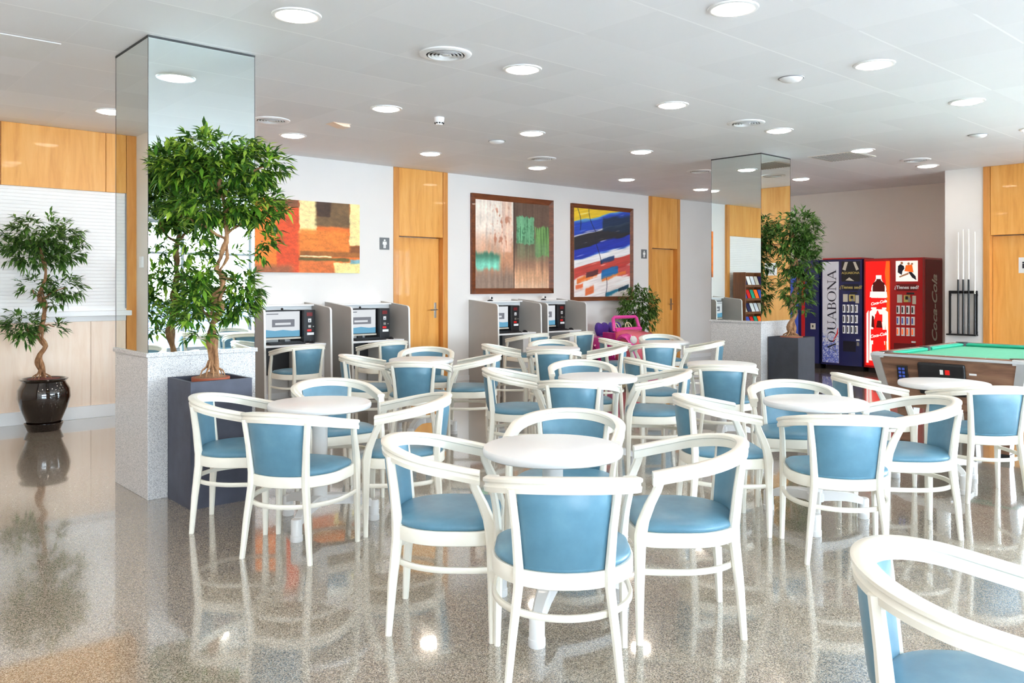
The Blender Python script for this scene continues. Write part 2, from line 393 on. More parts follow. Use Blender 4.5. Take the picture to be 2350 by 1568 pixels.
# --- glazed wall behind the photographer, terrace outside
n = 11; ws = (XR-XL)/n
for i in range(n):
    x = XL+i*ws; w = structroot('window_%d' % (i+1), (x, YW, 0))
    m = MB().box(0, .035, -.06, .04, 0, 2.78).box(ws-.035, ws, -.06, .04, 0, 2.78).box(.035, ws-.035, -.06, .04, 0, .09).box(.035, ws-.035, -.06, .04, 2.70, 2.78).box(.035, ws-.035, -.05, .03, 2.05, 2.1)
    m.build('window_frame', 'alu', w, bevel=.003)
    MB().box(.035, ws-.035, -.012, -.004, .09, 2.70).build('pane', 'glass', w)
n2 = 6; ws2 = (1.9-YW)/n2
for i in range(n2):
    y = YW+i*ws2; w = structroot('window_%d' % (n+i+1), (XR, y, 0))
    m = MB().box(-.04, .06, 0, .035, 0, 2.78).box(-.04, .06, ws2-.035, ws2, 0, 2.78).box(-.04, .06, .035, ws2-.035, 0, .09).box(-.04, .06, .035, ws2-.035, 2.70, 2.78)
    m.build('window_frame', 'alu', w, bevel=.003)
    MB().box(.004, .012, .035, ws2-.035, .09, 2.70).build('pane', 'glass', w)
struct(MB().box(XL-.2, XA+.2, YW-.2, YW+.05, 2.78, CZ).build('wall_window_head', 'wall'))
struct(MB().box(-12, 26, -26, YW-.06, -.16, -.04).box(XR+.2, 26, YW-.06, 1.9, -.16, -.04).box(-12, XL-.2, YW-.06, 9, -.16, -.04).build('ground_terrace', 'pave'))
m = MB()
for i in range(9): m.box(-12, 24, -12.99, -12.96, .02+.105*i, .085+.105*i)
struct(m.build('trim_2', 'blue_grey'))
struct(MB().box(-2, 13, -12.6, -8.2, -.05, -.03).build('water', 'pool_water'))
struct(MB().box(-12, 24, -13.2, -13.0, -.04, .95).box(-12, 24, -13.3, -12.9, .95, 1.02).build('wall_terrace', 'white'))
for i, x in enumerate((5.9, 9.4)):
    k = thing('agave_pot', 'pale agave in a stone pot on the terrace wall', 'plant', (x, -13.1, 1.02), 0, 'agave pots on the terrace wall')
    MB().lathe([(.16, 0), (.24, .3), (.26, .34), (.22, .34), (.2, .28), (0, .28)], 20).build('pot', 'slate2', k, smooth=40)
    m = MB(); rnd = random.Random(i)
    for j in range(40):
        a = j*2.4; e = .3+1.1*rnd.random(); L = .5; d = Vector((math.cos(a)*math.cos(e), math.sin(a)*math.cos(e), math.sin(e))); s = Vector((-math.sin(a), math.cos(a), 0))*.035
        m.add([Vector((0, 0, .3))-s, Vector((0, 0, .3))+s, d*L*.6+s*1.2+Vector((0, 0, .3)), d*L+Vector((0, 0, .3)), d*L*.6-s*1.2+Vector((0, 0, .3))], [(0, 1, 2, 3, 4)])
    m.build('foliage', 'leaf_dark', k)
# --- ceiling fittings on the 0.613 m grid
lx = [2.35, 4.20, 6.04, 7.87, 9.77, 11.70]; ly = [2.73, 4.56, 6.41, 8.24]
lamp = thing('ceiling_light', '', 'ceiling light', (0, 0, CZ), 0, 'round recessed ceiling lights')
MB().lathe([(.118, -.008), (.130, -.011), (.145, -.007), (.148, 0), (.118, 0)], 40, cap=False).build('trim_ring', 'white', lamp, smooth=40)
MB().lathe([(0, -.024), (.06, -.022), (.10, -.016), (.117, -.009), (.118, -.001), (0, -.001)], 40).build('diffuser', 'lamp', lamp, smooth=60)
ordw = ['first', 'second', 'third', 'fourth', 'fifth', 'sixth']
vis = {0: [1, 2, 3], 1: [0, 1, 2, 3, 4, 5], 2: [1, 2, 3, 5], 3: [0, 1, 2, 3, 4, 5]}
rown = {0: 'in the row nearest the camera', 1: 'in the row just before the columns', 2: 'in the row level with the columns', 3: 'in the row nearest the back wall'}
xoff = {(2.73, 1): 4.08, (2.73, 2): 5.94, (2.73, 3): 7.79}
first = True; lights = []
for r in range(4):
    cols = vis[r]
    for i, x in enumerate(lx):
        if i in cols:
            k = cols.index(i); pos = ordw[k]+' from the left' if k < len(cols)-1 else 'last on the right'
            lab = 'lit round recessed light '+rown[r]+', '+pos
        else: lab = 'lit round recessed light hidden from the camera by a column or the frame'
        if first: lamp['label'] = lab; lamp.location = (x, ly[r], CZ); first = False
        else: dup(lamp, lab, (x, ly[r], CZ))
for y in (.89, -.95, -2.8, -4.6):
    for x in lx[:-1]+[.5, -1.35, -3.2]: dup(lamp, 'lit round recessed light above or behind the photographer', (x, y, CZ))
for y in (2.73, 4.56, 6.41):
    for x in (.5, -1.35, -3.2): dup(lamp, 'lit round recessed light above or behind the photographer', (x, y, CZ))
vent = thing('air_diffuser', '', 'ceiling vent', (0, 0, CZ), 0, 'round air diffusers')
MB().lathe([(.135, -.012), (.16, -.016), (.182, -.008), (.185, 0), (.14, 0)], 40, cap=False).build('flange', 'white', vent, smooth=40)
m = MB()
for r0 in (.118, .092, .066, .040): m.lathe([(r0-.006, -.002), (r0+.003, -.016), (r0+.007, -.015), (r0-.002, 0)], 36, cap=False)
m.lathe([(0, -.014), (.02, -.013), (.024, -.006), (0, -.004)], 24)
m.build('cone_ring', 'white', vent, smooth=40)
MB().lathe([(0, -.003), (.138, -.003), (.138, -.001), (0, -.001)], 36).build('throat', 'vent_dark', vent)
vl = [((3.52, 4.62), 'large round white air diffuser nearest the camera, left of the second ceiling light'), ((3.65, 7.62), 'round white air diffuser beside the top of the near mirrored column'),
      ((7.35, 7.61), 'round white air diffuser above the green and brown painting'), ((7.26, 4.57), 'round white air diffuser before the far mirrored column'),
      ((11.04, 4.45), 'round white air diffuser beside the return air grille'), ((9.84, 6.95), 'round air diffuser just left of the far mirrored column')]
vent['label'] = vl[0][1]; vent.location = (*vl[0][0], CZ)
for p, lab in vl[1:]: dup(vent, lab, (*p, CZ))
sp = thing('ceiling_sensor', '', 'sensor', (0, 0, CZ), 0, 'white ceiling sensors')
MB().lathe([(0, -.035), (.045, -.032), (.075, -.02), (.088, -.006), (.09, 0)], 32).build('cover', 'white', sp, smooth=50)
MB().lathe([(.09, -.004), (.098, -.003), (.1, 0), (.09, 0)], 32, cap=False).build('rim', 'alu', sp)
sl = [((5.96, 3.35), 'white domed ceiling sensor between the first two rows of lights on the right'), ((9.72, 3.26), 'flat white ceiling sensor at the far right above the pool table'),
      ((6.085, 7.03), 'white domed ceiling sensor above the left maple door')]
sp['label'] = sl[0][1]; sp.location = (*sl[0][0], CZ)
for p, lab in sl[1:]: dup(sp, lab, (*p, CZ))
k = thing('smoke_detector', 'small white smoke detector with black slots beside a ceiling light', 'smoke detector', (4.815, 6.419, CZ))
MB().lathe([(0, -.075), (.032, -.072), (.04, -.045), (.048, -.03), (.05, 0)], 24).build('housing', 'white', k, smooth=40)
m = MB()
for j in range(9):
    a = j*2*PI/9; m.box(.0395*math.cos(a)-.006, .0395*math.cos(a)+.006, .0395*math.sin(a)-.006, .0395*math.sin(a)+.006, -.062, -.05)
m.build('slot', 'black', k)
k = tag(MB().box(-.1, .1, -.08, .08, -.004, 0).prism([(-.09, -.004), (.09, -.004), (.1, -.03), (.02, -.03)], 'Y', -.07, .07).build('ceiling_speaker', 'counter_wood', None, bevel=.003), 'tilted beige speaker flap on the ceiling near the left diffuser', 'speaker')
k.location = (4.25, 7.36, CZ)
k = thing('return_grille', 'flat beige slatted return air grille in the ceiling at right', 'ceiling grille', (10.05, 4.95, CZ))
MB().box(-.3, .3, -.3, .3, -.006, 0).build('grille_frame', 'wall_warm', k)
m = MB()
for j in range(14): m.box(-.27, .27, -.27+j*.04, -.252+j*.04, -.012, -.006)
m.build('slat', 'grey_panel', k)
tag(MB().box(.84, 1.445, 6.155, 6.745, CZ-.006, CZ).build('ceiling_hatch', 'white_mat', None, bevel=.002), 'slightly dropped square ceiling tile at upper left', 'ceiling tile')
# --- toilet signs
def sign(x, z, lab):
    k = thing('toilet_sign', lab, 'sign', (x, YB, z)); MB().box(-.077, .077, -.008, 0, -.082, .082).build('plate', 'sign_grey', k, bevel=.002)
    m = MB().prism([(-.03, .028), (.03, .028), (.034, -.012), (.022, -.014), (.018, .01), (.018, -.062), (.003, -.062), (.003, -.02), (-.003, -.02), (-.003, -.062), (-.018, -.062), (-.018, .01), (-.022, -.014), (-.034, -.012)], 'Y', -.0105, -.008)
    m.prism([(.014*math.cos(t*PI/6), .045+.014*math.sin(t*PI/6)) for t in range(12)], 'Y', -.0105, -.008)
    m.build('pictogram', 'white', k)
sign(6.195, 1.968, 'grey toilet sign with white figure left of the left maple door'); sign(11.745, 1.968, 'grey toilet sign with white figure left of the right maple door')
k = thing('door_notice', 'white paper notice stuck on the maple door at the right edge', 'notice', (XR+.085, 3.585, 1.67))
MB().box(-.002, 0, -.13, .10, -.105, .105).build('sheet', 'white_mat', k)
text('i', .13, 'ink', k, (-.003, .045, 0), (0, -1, 0), (0, 0, 1), bold=.004)
# ================================================================ chairs and tables
A_, YBK, YWD = .288, .289, -.027     # rail: half width, back depth, where it is widest
def rail_pts(n=16):                  # outer outline of the arm rail, right arm end -> back -> left arm end
    q = []
    for i in range(6, 0, -1):
        t = i/6; q.append((A_-.004*t*t, YWD+(.148-YWD)*t))
    for i in range(n+1):
        t = PI/2-i/n*PI/2; q.append((A_*math.sin(t), YWD-(YBK+YWD)*math.cos(t)))
    return q+[(-x, y) for x, y in q[-2::-1]]
def rail_z(y): return .76-.085*(y+YBK)/(.148+YBK)
def sweep_profile(m, outline, prof, zf):
    loops = []; n = len(outline)
    for i, (x, y) in enumerate(outline):
        a = outline[max(0, i-1)]; b = outline[min(n-1, i+1)]; t = Vector((b[0]-a[0], b[1]-a[1])).normalized(); nx, ny = t.y, -t.x
        if nx*x+ny*(y-.05) < 0: nx, ny = -nx, -ny
        loops.append([(x+nx*u, y+ny*u, zf(y)+w) for u, w in prof])
    m.ring(loops)
def seat_outline(s=1.0, n=40):
    # rounded seat plan: round back, almost straight sides, gently bowed front
    q = []
    for i in range(n):
        t = 2*PI*i/n; c, d = math.cos(t), math.sin(t)
        p = 3.6 if d > 0 else 2.1
        x = math.copysign(abs(c)**(2/p), c)*.256; y = math.copysign(abs(d)**(2/(5.0 if d > 0 else 2.0)), d)*(.222 if d > 0 else .245)
        q.append((x*s, y*s))
    return q
def make_chair():
    k = thing('armchair', '', 'chair', (0, 0, 0), 0, 'white and blue tub armchairs')
    m = MB(); so = seat_outline
    m.ring([[(x*a, y*a, z) for x, y in so()] for a, z in ((.97, .374), (1, .378), (1, .428), (.985, .433), (.90, .433))]); m.build('seat_frame', 'chair_white', k, smooth=40)
    m = MB()
    m.ring([[(x*a, y*a-.002, z) for x, y in so()] for a, z in ((.93, .430), (.965, .440), (.955, .452), (.90, .462), (.72, .472), (.42, .477), (.12, .478))]); m.build('seat', 'vinyl', k, smooth=60)
    # arm rail
    m = MB(); prof = [(-.05, -.004), (-.045, 0), (-.007, 0), (0, -.005), (0, -.014), (-.007, -.021), (-.007, -.029), (-.003, -.034), (-.005, -.052), (-.043, -.054), (-.043, -.021), (-.05, -.016)]
    sweep_profile(m, rail_pts(), prof, rail_z); m.build('arm_rail', 'chair_white', k, smooth=40)
    # back panel between the rear posts
    m = MB(); nu, nv = 14, 8; F = []; Bk = []
    for j in range(nv+1):
        v = j/nv; z = .436+v*.272; hw = .139+(.162-.139)*v; yc = -.228-.032*v; bow = .036+.006*v
        rf = []; rb = []
        for i in range(nu+1):
            u = -1+2*i/nu; e = (1-abs(u)**6)*(1-abs(2*v-1)**8)
            y = yc+bow*u*u; rf.append((hw*u, y+.010+.012*e, z)); rb.append((hw*u, y-.006-.012*e, z))
        F.append(rf); Bk.append(rb)
    m.ring([F[j]+Bk[j][::-1] for j in range(nv+1)]); m.build('backrest', 'vinyl', k, smooth=60)
    # rear legs run up as back posts
    for s in (-1, 1):
        m = MB(); m.bar([(s*.195, -.224, 0), (s*.176, -.212, .2), (s*.156, -.196, .375), (s*.155, -.196, .44), (s*.165, -.208, .58), (s*.180, -.222, .712)],
                        [.024, .030, .034, .034, .030, .028], [.026, .036, .044, .042, .036, .032]); m.build('leg', 'chair_white', k, smooth=40)
    # front legs curve back into the arm supports
    for s in (-1, 1):
        m = MB(); m.bar([(s*.246, .196, 0), (s*.242, .196, .2), (s*.240, .194, .37), (s*.241, .192, .43), (s*.244, .182, .48), (s*.249, .158, .545), (s*.256, .132, .60), (s*.262, .118, .64), (s*.262, .112, rail_z(.11)-.046)],
                        [.024, .030, .034, .033, .029, .027, .026, .026, .028], [.026, .036, .044, .050, .046, .042, .038, .034, .036]); m.build('leg', 'chair_white', k, smooth=40)
    # bowed stretcher from front leg round the back to the other front leg
    m = MB(); q = []
    for i in range(33):
        t = i/32*PI; x = .258*math.cos(t); y = .05-.298*math.sin(t)**.92
        q.append((x, y))
    q = [(.246, .195), (.256, .12)]+q[1:-1]+[(-.256, .12), (-.246, .195)]
    sweep_profile(m, q, [(-.014, -.011), (-.014, .011), (-.003, .012), (0, .008), (0, -.008), (-.003, -.012)], lambda y: .282); m.build('stretcher', 'chair_white', k, smooth=40)
    return k
TH = .7165
def make_table():
    k = thing('round_table', '', 'table', (0, 0, 0), 0, 'round white cafe tables')
    MB().lathe([(0, TH-.036), (.285, TH-.036), (.294, TH-.031), (.297, TH-.022), (.297, TH-.010), (.293, TH-.002), (.288, TH), (0, TH)], 72).build('table_top', 'table_white', k, smooth=35)
    MB().lathe([(.085, .655), (.09, .682), (.06, .65), (.044, .63), (.044, .17), (.05, .165), (.052, .13), (.05, .12), (0, .12)][::-1], 32).build('pedestal', 'table_white', k, smooth=40)
    m = MB()
    for j in range(3):
        a = R(214+120*j); c, s = math.cos(a), math.sin(a); L = []
        for r, z, h, w in ((.02, .152, .058, .066), (.10, .150, .058, .064), (.18, .142, .054, .060), (.25, .126, .050, .056), (.30, .106, .042, .050)):
            L.append([(r*c-s*dx, r*s+c*dx, z+dz) for dx, dz in ((-w/2, -h/2), (w/2, -h/2), (w/2, h/2-.006), (w/2-.008, h/2), (-w/2+.008, h/2), (-w/2, h/2-.006))])
        m.ring(L)
    m.build('base_arm', 'table_white', k, smooth=30)
    for j in range(3):
        a = R(214+120*j); MB().lathe([(.032, 0), (.034, .004), (.034, .032), (.031, .035), (.031, .115), (.027, .122), (0, .122)], 24, (.315*math.cos(a), .315*math.sin(a), 0)).build('foot', 'table_white', k, smooth=40)
    return k
CH = [  # right of eye, ahead, facing (deg from ahead, clockwise), label
 (.183, 2.996, 1.7, 'armchair at the nearest full table, its blue back square to the camera'),
 (-.261, 3.476, 92.6, 'armchair on the left side of the nearest full table, seen from its side'),
 (.694, 3.451, -89.8, 'armchair on the right side of the nearest full table, seen from its side'),
 (.265, 4.037, 193.5, 'armchair behind the nearest full table, facing the camera'),
 (-1.135, 4.379, 16.1, 'armchair back to the camera at the table beside the grey planter'),
 (-1.599, 4.853, 85.8, 'armchair standing right against the tall grey planter of the near column'),
 (-.642, 4.84, -95.4, 'armchair on the right side of the table beside the grey planter'),
 (-1.169, 5.469, 147.6, 'armchair behind the table beside the grey planter, facing the camera'),
 (1.708, 4.324, 8.6, 'armchair at the table right of the nearest one, back to the camera'),
 (1.231, 4.814, 89.2, 'armchair on the left of the right centre table, before the far column table'),
 (2.259, 4.733, -86.2, 'armchair between the two right-hand tables, turned to the left one'),
 (1.831, 5.351, 191.2, 'armchair behind the right centre table, facing the camera, before the charcoal planter'),
 (3.117, 5.50, .3, 'armchair back to the camera in front of the pool table, at the far right'),
 (2.626, 5.989, 94.3, 'armchair facing right, beside the left end of the pool table'),
 (-.826, 7.222, 4, 'armchair back to the camera at the table in front of the left maple door'),
 (-1.324, 7.665, 81.9, 'armchair on the left of the table before the left maple door'),
 (-.383, 7.678, -89.7, 'armchair on the right of the table before the left maple door'),
 (-.875, 8.379, 176.8, 'armchair facing the camera directly in front of the left maple door'),
 (.470, 5.825, 13.9, 'armchair back to the camera at the middle table behind the nearest one'),
 (.053, 6.374, 91.5, 'armchair on the left of the middle table behind the nearest one'),
 (1.082, 6.281, -82.8, 'armchair on the right of the middle table, seen from its side'),
 (.588, 6.866, 180, 'armchair behind the middle table, facing the camera'),
 (1.77, 6.909, 15.0, 'armchair back to the camera at the table beside the far granite column'),
 (1.29, 7.38, 74, 'armchair on the left of the table beside the far granite column'),
 (1.64, 9.402, -.7, 'armchair back to the camera right of the pink toy car'),
 (1.341, 10.028, 90, 'armchair facing right just in front of the pink toy car'),
 (2.193, 9.621, -71.8, 'armchair facing left with its back against the far granite column'),
 (1.93, 10.62, 176, 'armchair facing the camera, before the right maple door'),
 (.437, 8.549, 4.3, 'armchair back to the camera at the table before the right pair of booths'),
 (-.048, 9.007, 90.6, 'armchair facing right at the table before the right pair of booths'),
 (.947, 8.785, -84.6, 'armchair facing left at the table before the right pair of booths'),
 (.474, 9.53, 178.6, 'armchair facing the camera at the table before the right pair of booths'),
 (-2.368, 9.12, -43.3, 'armchair drawn up to the first computer booth beside the near column'),
 (-1.528, 9.741, -40.8, 'armchair drawn up to the computer booth left of the left maple door'),
 (.211, 11.224, -44.3, 'armchair drawn up to the computer booth right of the left maple door'),
 (.867, 11.689, -41.4, 'armchair drawn up to the last computer booth, nearest the pink toy car'),
 (1.088, 1.888, 117.4, 'large cut-off armchair in the bottom right corner of the photo'),
]
TB = [(.173, 3.496, 'nearest full round white table, in the middle of the photo'), (-1.123, 4.809, 'round white table beside the tall grey planter and near column'),
 (1.804, 4.895, 'round white table right of the nearest one, its top clear of the pool table'), (3.056, 5.824, 'round white table standing against the pool table'),
 (-.846, 7.655, 'round white table before the left maple door'), (.645, 6.20, 'middle round white table, behind the nearest one'),
 (1.837, 7.218, 'round white table beside the far granite column'), (1.86, 10.02, 'small-looking round white table before the right maple door'),
 (.45, 9.03, 'round white table before the right pair of computer booths')]
def face(phi):
    a = R(phi); sx, cx = math.sin(a), math.cos(a); fx, fy = sx*SY+cx*CY, -sx*CY+cx*SY
    return math.atan2(-fx, fy)
chair = make_chair()
for i, (xr, d, ph, lab) in enumerate(CH):
    x, y = room(xr, d)
    if i == 0: chair['label'] = lab; chair.location = (x, y, 0); chair.rotation_euler = (0, 0, face(ph))
    else: dup(chair, lab, (x, y, 0), face(ph))
tab = make_table()
for i, (xr, d, lab) in enumerate(TB):
    x, y = room(xr, d)
    if i == 0: tab['label'] = lab; tab.location = (x, y, 0)
    else: dup(tab, lab, (x, y, 0), R((0, 4, -6, 10, 3, 8, -4, 0, 5)[i]))
# furniture behind the photographer that the near column mirrors
bx, by = 2.33, -.06
dup(tab, 'round white table outside the frame, served by the cut-off corner armchair', (bx, by, 0))
for k_, (tx, ty) in enumerate(((4.95, -.25), (7.3, -1.7))):
    dup(tab, 'round white table reflected in the near mirrored column', (tx, ty, 0), .3)
    for j in range(4):
        a = j*PI/2+.25+k_*.4; dup(chair, 'armchair reflected in the near mirrored column', (tx+.52*math.cos(a), ty+.52*math.sin(a), 0), a+PI/2)
# ================================================================ paintings
def sm(a, b, x):
    t = max(0, min(1, (x-a)/(b-a))); return t*t*(3-2*t)
def mixc(a, b, t): return tuple(p+(q-p)*t for p, q in zip(a, b))
def nz(u, v, s, o=0): return mnoise.noise(Vector((u*s+o, v*s+o*.7, o)))
def canvas(w, h, fn, nx, ny):
    vs = []; fs = []; cols = []
    for j in range(ny+1):
        for i in range(nx+1):
            u, v = i/nx, j/ny; vs.append((u*w, 0, h-v*h)); cols.append(lin(tuple(max(0, min(1, c/255)) for c in fn(u, v)))+(1,))
    for j in range(ny):
        for i in range(nx):
            a = j*(nx+1)+i; fs.append((a, a+nx+1, a+nx+2, a+1))
    n0 = len(vs); vs += [(0, .02, h), (w, .02, h), (w, .02, 0), (0, .02, 0)]; cols += [lin((.9, .88, .84))+(1,)]*4
    c = [0, nx, ny*(nx+1)+nx, ny*(nx+1)]
    for a, b, p, q in ((c[0], c[1], 0, 1), (c[1], c[2], 1, 2), (c[2], c[3], 2, 3), (c[3], c[0], 3, 0)): fs.append((a, b, n0+q, n0+p))
    me = bpy.data.meshes.new('canvas'); me.from_pydata(vs, [], fs); me.materials.append(M['paint'])
    at = me.color_attributes.new('paint', 'FLOAT_COLOR', 'POINT')
    at.data.foreach_set('color', [x for c4 in cols for x in c4]); me.update()
    o = bpy.data.objects.new('canvas', me); C.objects.link(o); return o
def block(u, v, col, r, soft=.01, o=0, wob=.012):
    """coverage of a hand-painted rectangle r=(u0,u1,v0,v1)"""
    uu = u+wob*nz(u, v, 9, o)+wob*.5*nz(u, v, 30, o+3); vv = v+wob*nz(u, v, 9, o+7)+wob*.5*nz(u, v, 30, o+9)
    return sm(r[0]-soft, r[0]+soft, uu)*(1-sm(r[1]-soft, r[1]+soft, uu))*sm(r[2]-soft, r[2]+soft, vv)*(1-sm(r[3]-soft, r[3]+soft, vv))
def paint_blocks(u, v):                       # orange / red / cream colour blocks
    n = nz(u, v, 6)*.4+nz(u, v, 24, 4)*.5+nz(u, v, 70, 2)*.4
    c = (226, 110, 42)
    for col, r, s in (((236, 124, 40), (-.1, .27, -.1, 1.1), .01), ((212, 74, 34), (.26, .45, -.1, 1.1), .006), ((120, 78, 50), (.22, .45, -.1, .10), .02),
                      ((240, 222, 160), (.45, .60, -.1, .455), .006), ((104, 84, 56), (.60, .91, -.1, .35), .02), ((66, 46, 34), (.60, .73, -.1, .20), .015),
                      ((222, 124, 48), (.45, .90, .40, .74), .03), ((240, 224, 158), (.905, 1.1, -.1, .60), .006), ((120, 74, 36), (.90, 1.1, .60, .74), .02),
                      ((150, 92, 40), (.45, 1.1, .70, .775), .012), ((236, 220, 170), (.45, .74, .762, .782), .004), ((92, 88, 44), (.45, .90, .79, .84), .012),
                      ((206, 108, 52), (.45, .76, .83, 1.1), .012), ((240, 222, 150), (.76, 1.1, .85, 1.1), .008), ((120, 176, 190), (.91, 1.1, .80, .86), .012), ((150, 90, 60), (.0, .40, .90, 1.1), .05)):
        c = mixc(c, col, block(u, v, None, r, s, r[0]*7+1)*.93)
    return tuple(x*(1.08+.26*n) for x in c)
def drip(u, f, o): return nz(u*f, .3, 1, o)
def paint_green(u, v):                        # brown abstract with green patches
    st = nz(u*26, v*1.0, 1, 3); s2 = nz(u*70, v*2.5, 1, 6); n = nz(u, v, 9, 1)*.5+nz(u, v, 40, 5)*.5
    c = mixc((246, 232, 218), (206, 150, 116), sm(.30, .66, v+.10*nz(u, v, 5, 2)+.06*st))
    c = mixc(c, (152, 128, 112), sm(.70, .90, v+.08*st))
    if u > .47:
        c2 = mixc((112, 88, 74), (168, 128, 104), sm(.42, .72, v+.09*st)); c2 = mixc(c2, (222, 172, 134), sm(.68, .86, v+.10*st)); c2 = mixc(c2, (240, 208, 178), sm(.88, 1.0, v+.1*s2)*.6); c = mixc(c, c2, sm(.488, .500, u))
    c = mixc(c, (240, 200, 176), block(u, v, None, (.34, .47, -.1, .58), .012, 2)*.75)
    c = mixc(c, (184, 110, 80), min(.75, max(0, nz(u*34, v*9, 1, 8)+.5*nz(u, v, 30, 2)-.16)*2.2)*block(u, v, None, (.18, .46, .06, .52), .08, 6))
    g = block(u, v+.02*drip(u, 30, 4), None, (.535, .785, .16, .48), .01, 5); c = mixc(c, mixc((124, 196, 148), (70, 128, 92), sm(-.1, .5, s2+n)), g*.95)
    g = block(u, v+.035*drip(u, 30, 2), None, (.80, 1.1, .27, .62), .012, 8); c = mixc(c, mixc((128, 184, 104), (58, 92, 52), sm(-.05, .4, s2)), g*.92)
    c = mixc(c, (120, 150, 110), block(u, v, None, (.54, .99, .46, .66), .07, 3)*(.35+.6*max(0, st+s2)))
    g = block(u, v+.03*drip(u, 34, 9)+.01*s2, None, (-.1, .31, .60, .785), .03, 4); c = mixc(c, mixc((60, 128, 104), (128, 226, 200), sm(.62, .74, v)), g*.92)
    c = mixc(c, (70, 54, 46), sm(.010, .003, abs(u-.503+.003*nz(u, v, 12)))*.85)
    return tuple(x*(1+.13*n+.12*st+.08*s2) for x in c)
def paint_bands(u, v):                        # blue, black, white and red diagonal bands
    br = nz(u*3, (v+.2*u)*46, 1, 4); b2 = nz(u*7, (v+.2*u)*110, 1, 9)
    s = v+.20*u+.025*nz(u, v, 4, 1)+.022*br+.01*b2
    stops = [(0, (246, 206, 48)), (.155, (250, 218, 66)), (.17, (90, 160, 220)), (.195, (38, 76, 190)), (.31, (30, 50, 160)), (.325, (226, 230, 238)), (.342, (48, 48, 54)), (.455, (40, 42, 52)), (.475, (38, 60, 180)), (.575, (58, 104, 206)),
             (.60, (248, 246, 246)), (.675, (250, 248, 248)), (.69, (206, 76, 66)), (.80, (200, 62, 60)), (.82, (250, 240, 236)), (1.4, (252, 248, 246))]
    c = stops[0][1]
    for (p0, c0), (p1, c1) in zip(stops, stops[1:]):
        if s >= p0: c = mixc(c0, c1, sm(p0, p1, s)) if p1-p0 < .05 else c0 if s < p1 else c1
    c = mixc(c, (34, 54, 78), block(u, v+.02*br, None, (.50, 1.1, .04+.10*(1-u), .24), .02, 4)*.9)
    c = mixc(c, (248, 244, 240), sm(.56, .75, br+b2*.4)*.5)
    c = mixc(c, (206, 62, 60), block(u, v+.02*br, None, (.76, 1.1, .62, .76), .02, 6)*.85)
    for col, r in (((240, 116, 40), (.05, .40, .80, .85)), ((24, 108, 178), (.47, .78, .70, .80)), ((36, 70, 120), (.46, .70, .575, .625)), ((244, 132, 60), (.48, .92, .79, .825)), ((236, 112, 60), (.19, .33, .90, .99)), ((96, 56, 60), (.20, .42, .735, .785)), ((232, 106, 60), (.02, .15, .88, .93)), ((30, 130, 170), (.55, .95, .955, 1.0)), ((40, 70, 90), (.78, .98, .90, .955))):
        c = mixc(c, col, block(u, v+.22*(u-r[0])+.02*br, None, r, .012, r[0]*9)*.93)
    for x0, a0, a1, f in ((.06, 0, .25, 0), (.42, .3, .63, 2.1), (.50, .78, 1.0, .7), (.30, .0, .3, 4.0)):
        x = x0+.06*math.sin(v*9+f)+.28*(v-a0)*(1 if f in (.7, 4.0) else -.1)
        if a0 < v < a1: c = mixc(c, (40, 44, 56), sm(.008, .003, abs(u-x))*.85)
    return tuple(x*(1+.10*br+.07*b2) for x in c)
def picture(name, lab, x0, x1, z0, z1, fw, fn, nx, ny):
    k = thing(name, lab, 'painting', (x0, YB, z0)); w, h = x1-x0, z1-z0
    if fw:
        for (a, b, c_, d) in ((0, w, 0, fw), (0, w, h-fw, h)):
            top = c_ > 0; m = MB()
            q = [(0, 0, 0, 0)]
            y0, y1 = (h, h-fw) if top else (0, fw)
            m.ring([[(0 if y == y0 else fw, -e, y) for y, e in ((y0, .0), (y0, .045), (y0+(y1-y0)*.001, .045), (y1, .02), (y1, 0))],
                    [(w if y == y0 else w-fw, -e, y) for y, e in ((y0, .0), (y0, .045), (y0+(y1-y0)*.001, .045), (y1, .02), (y1, 0))]]); m.build('frame_rail', 'frame_wood', k)
        for s in (0, 1):
            m = MB(); X0, X1 = (0, fw) if s == 0 else (w, w-fw)
            m.ring([[(x, -e, 0 if x == X0 else fw) for x, e in ((X0, 0), (X0, .045), (X0+(X1-X0)*.001, .045), (X1, .02), (X1, 0))],
                    [(x, -e, h if x == X0 else h-fw) for x, e in ((X0, 0), (X0, .045), (X0+(X1-X0)*.001, .045), (X1, .02), (X1, 0))]]); m.build('frame_stile', 'frame_wood', k)
    c = canvas(w-2*fw, h-2*fw, fn, nx, ny); c.parent = k; c.location = (fw, -.022 if fw else -.03, fw)
    return k
picture('painting', 'unframed canvas of orange, red, brown and cream blocks behind the leafy tree', 4.2, 5.79, 1.56, 2.468, 0, paint_blocks, 260, 150)
picture('painting', 'large brown and green abstract painting in a walnut frame between the maple doors', 7.70, 9.40, 1.27, 2.772, .085, paint_green, 230, 210)
picture('painting', 'framed abstract painting with blue, yellow, white and red diagonal bands', 9.83, 11.40, 1.136, 2.762, .07, paint_bands, 210, 230)
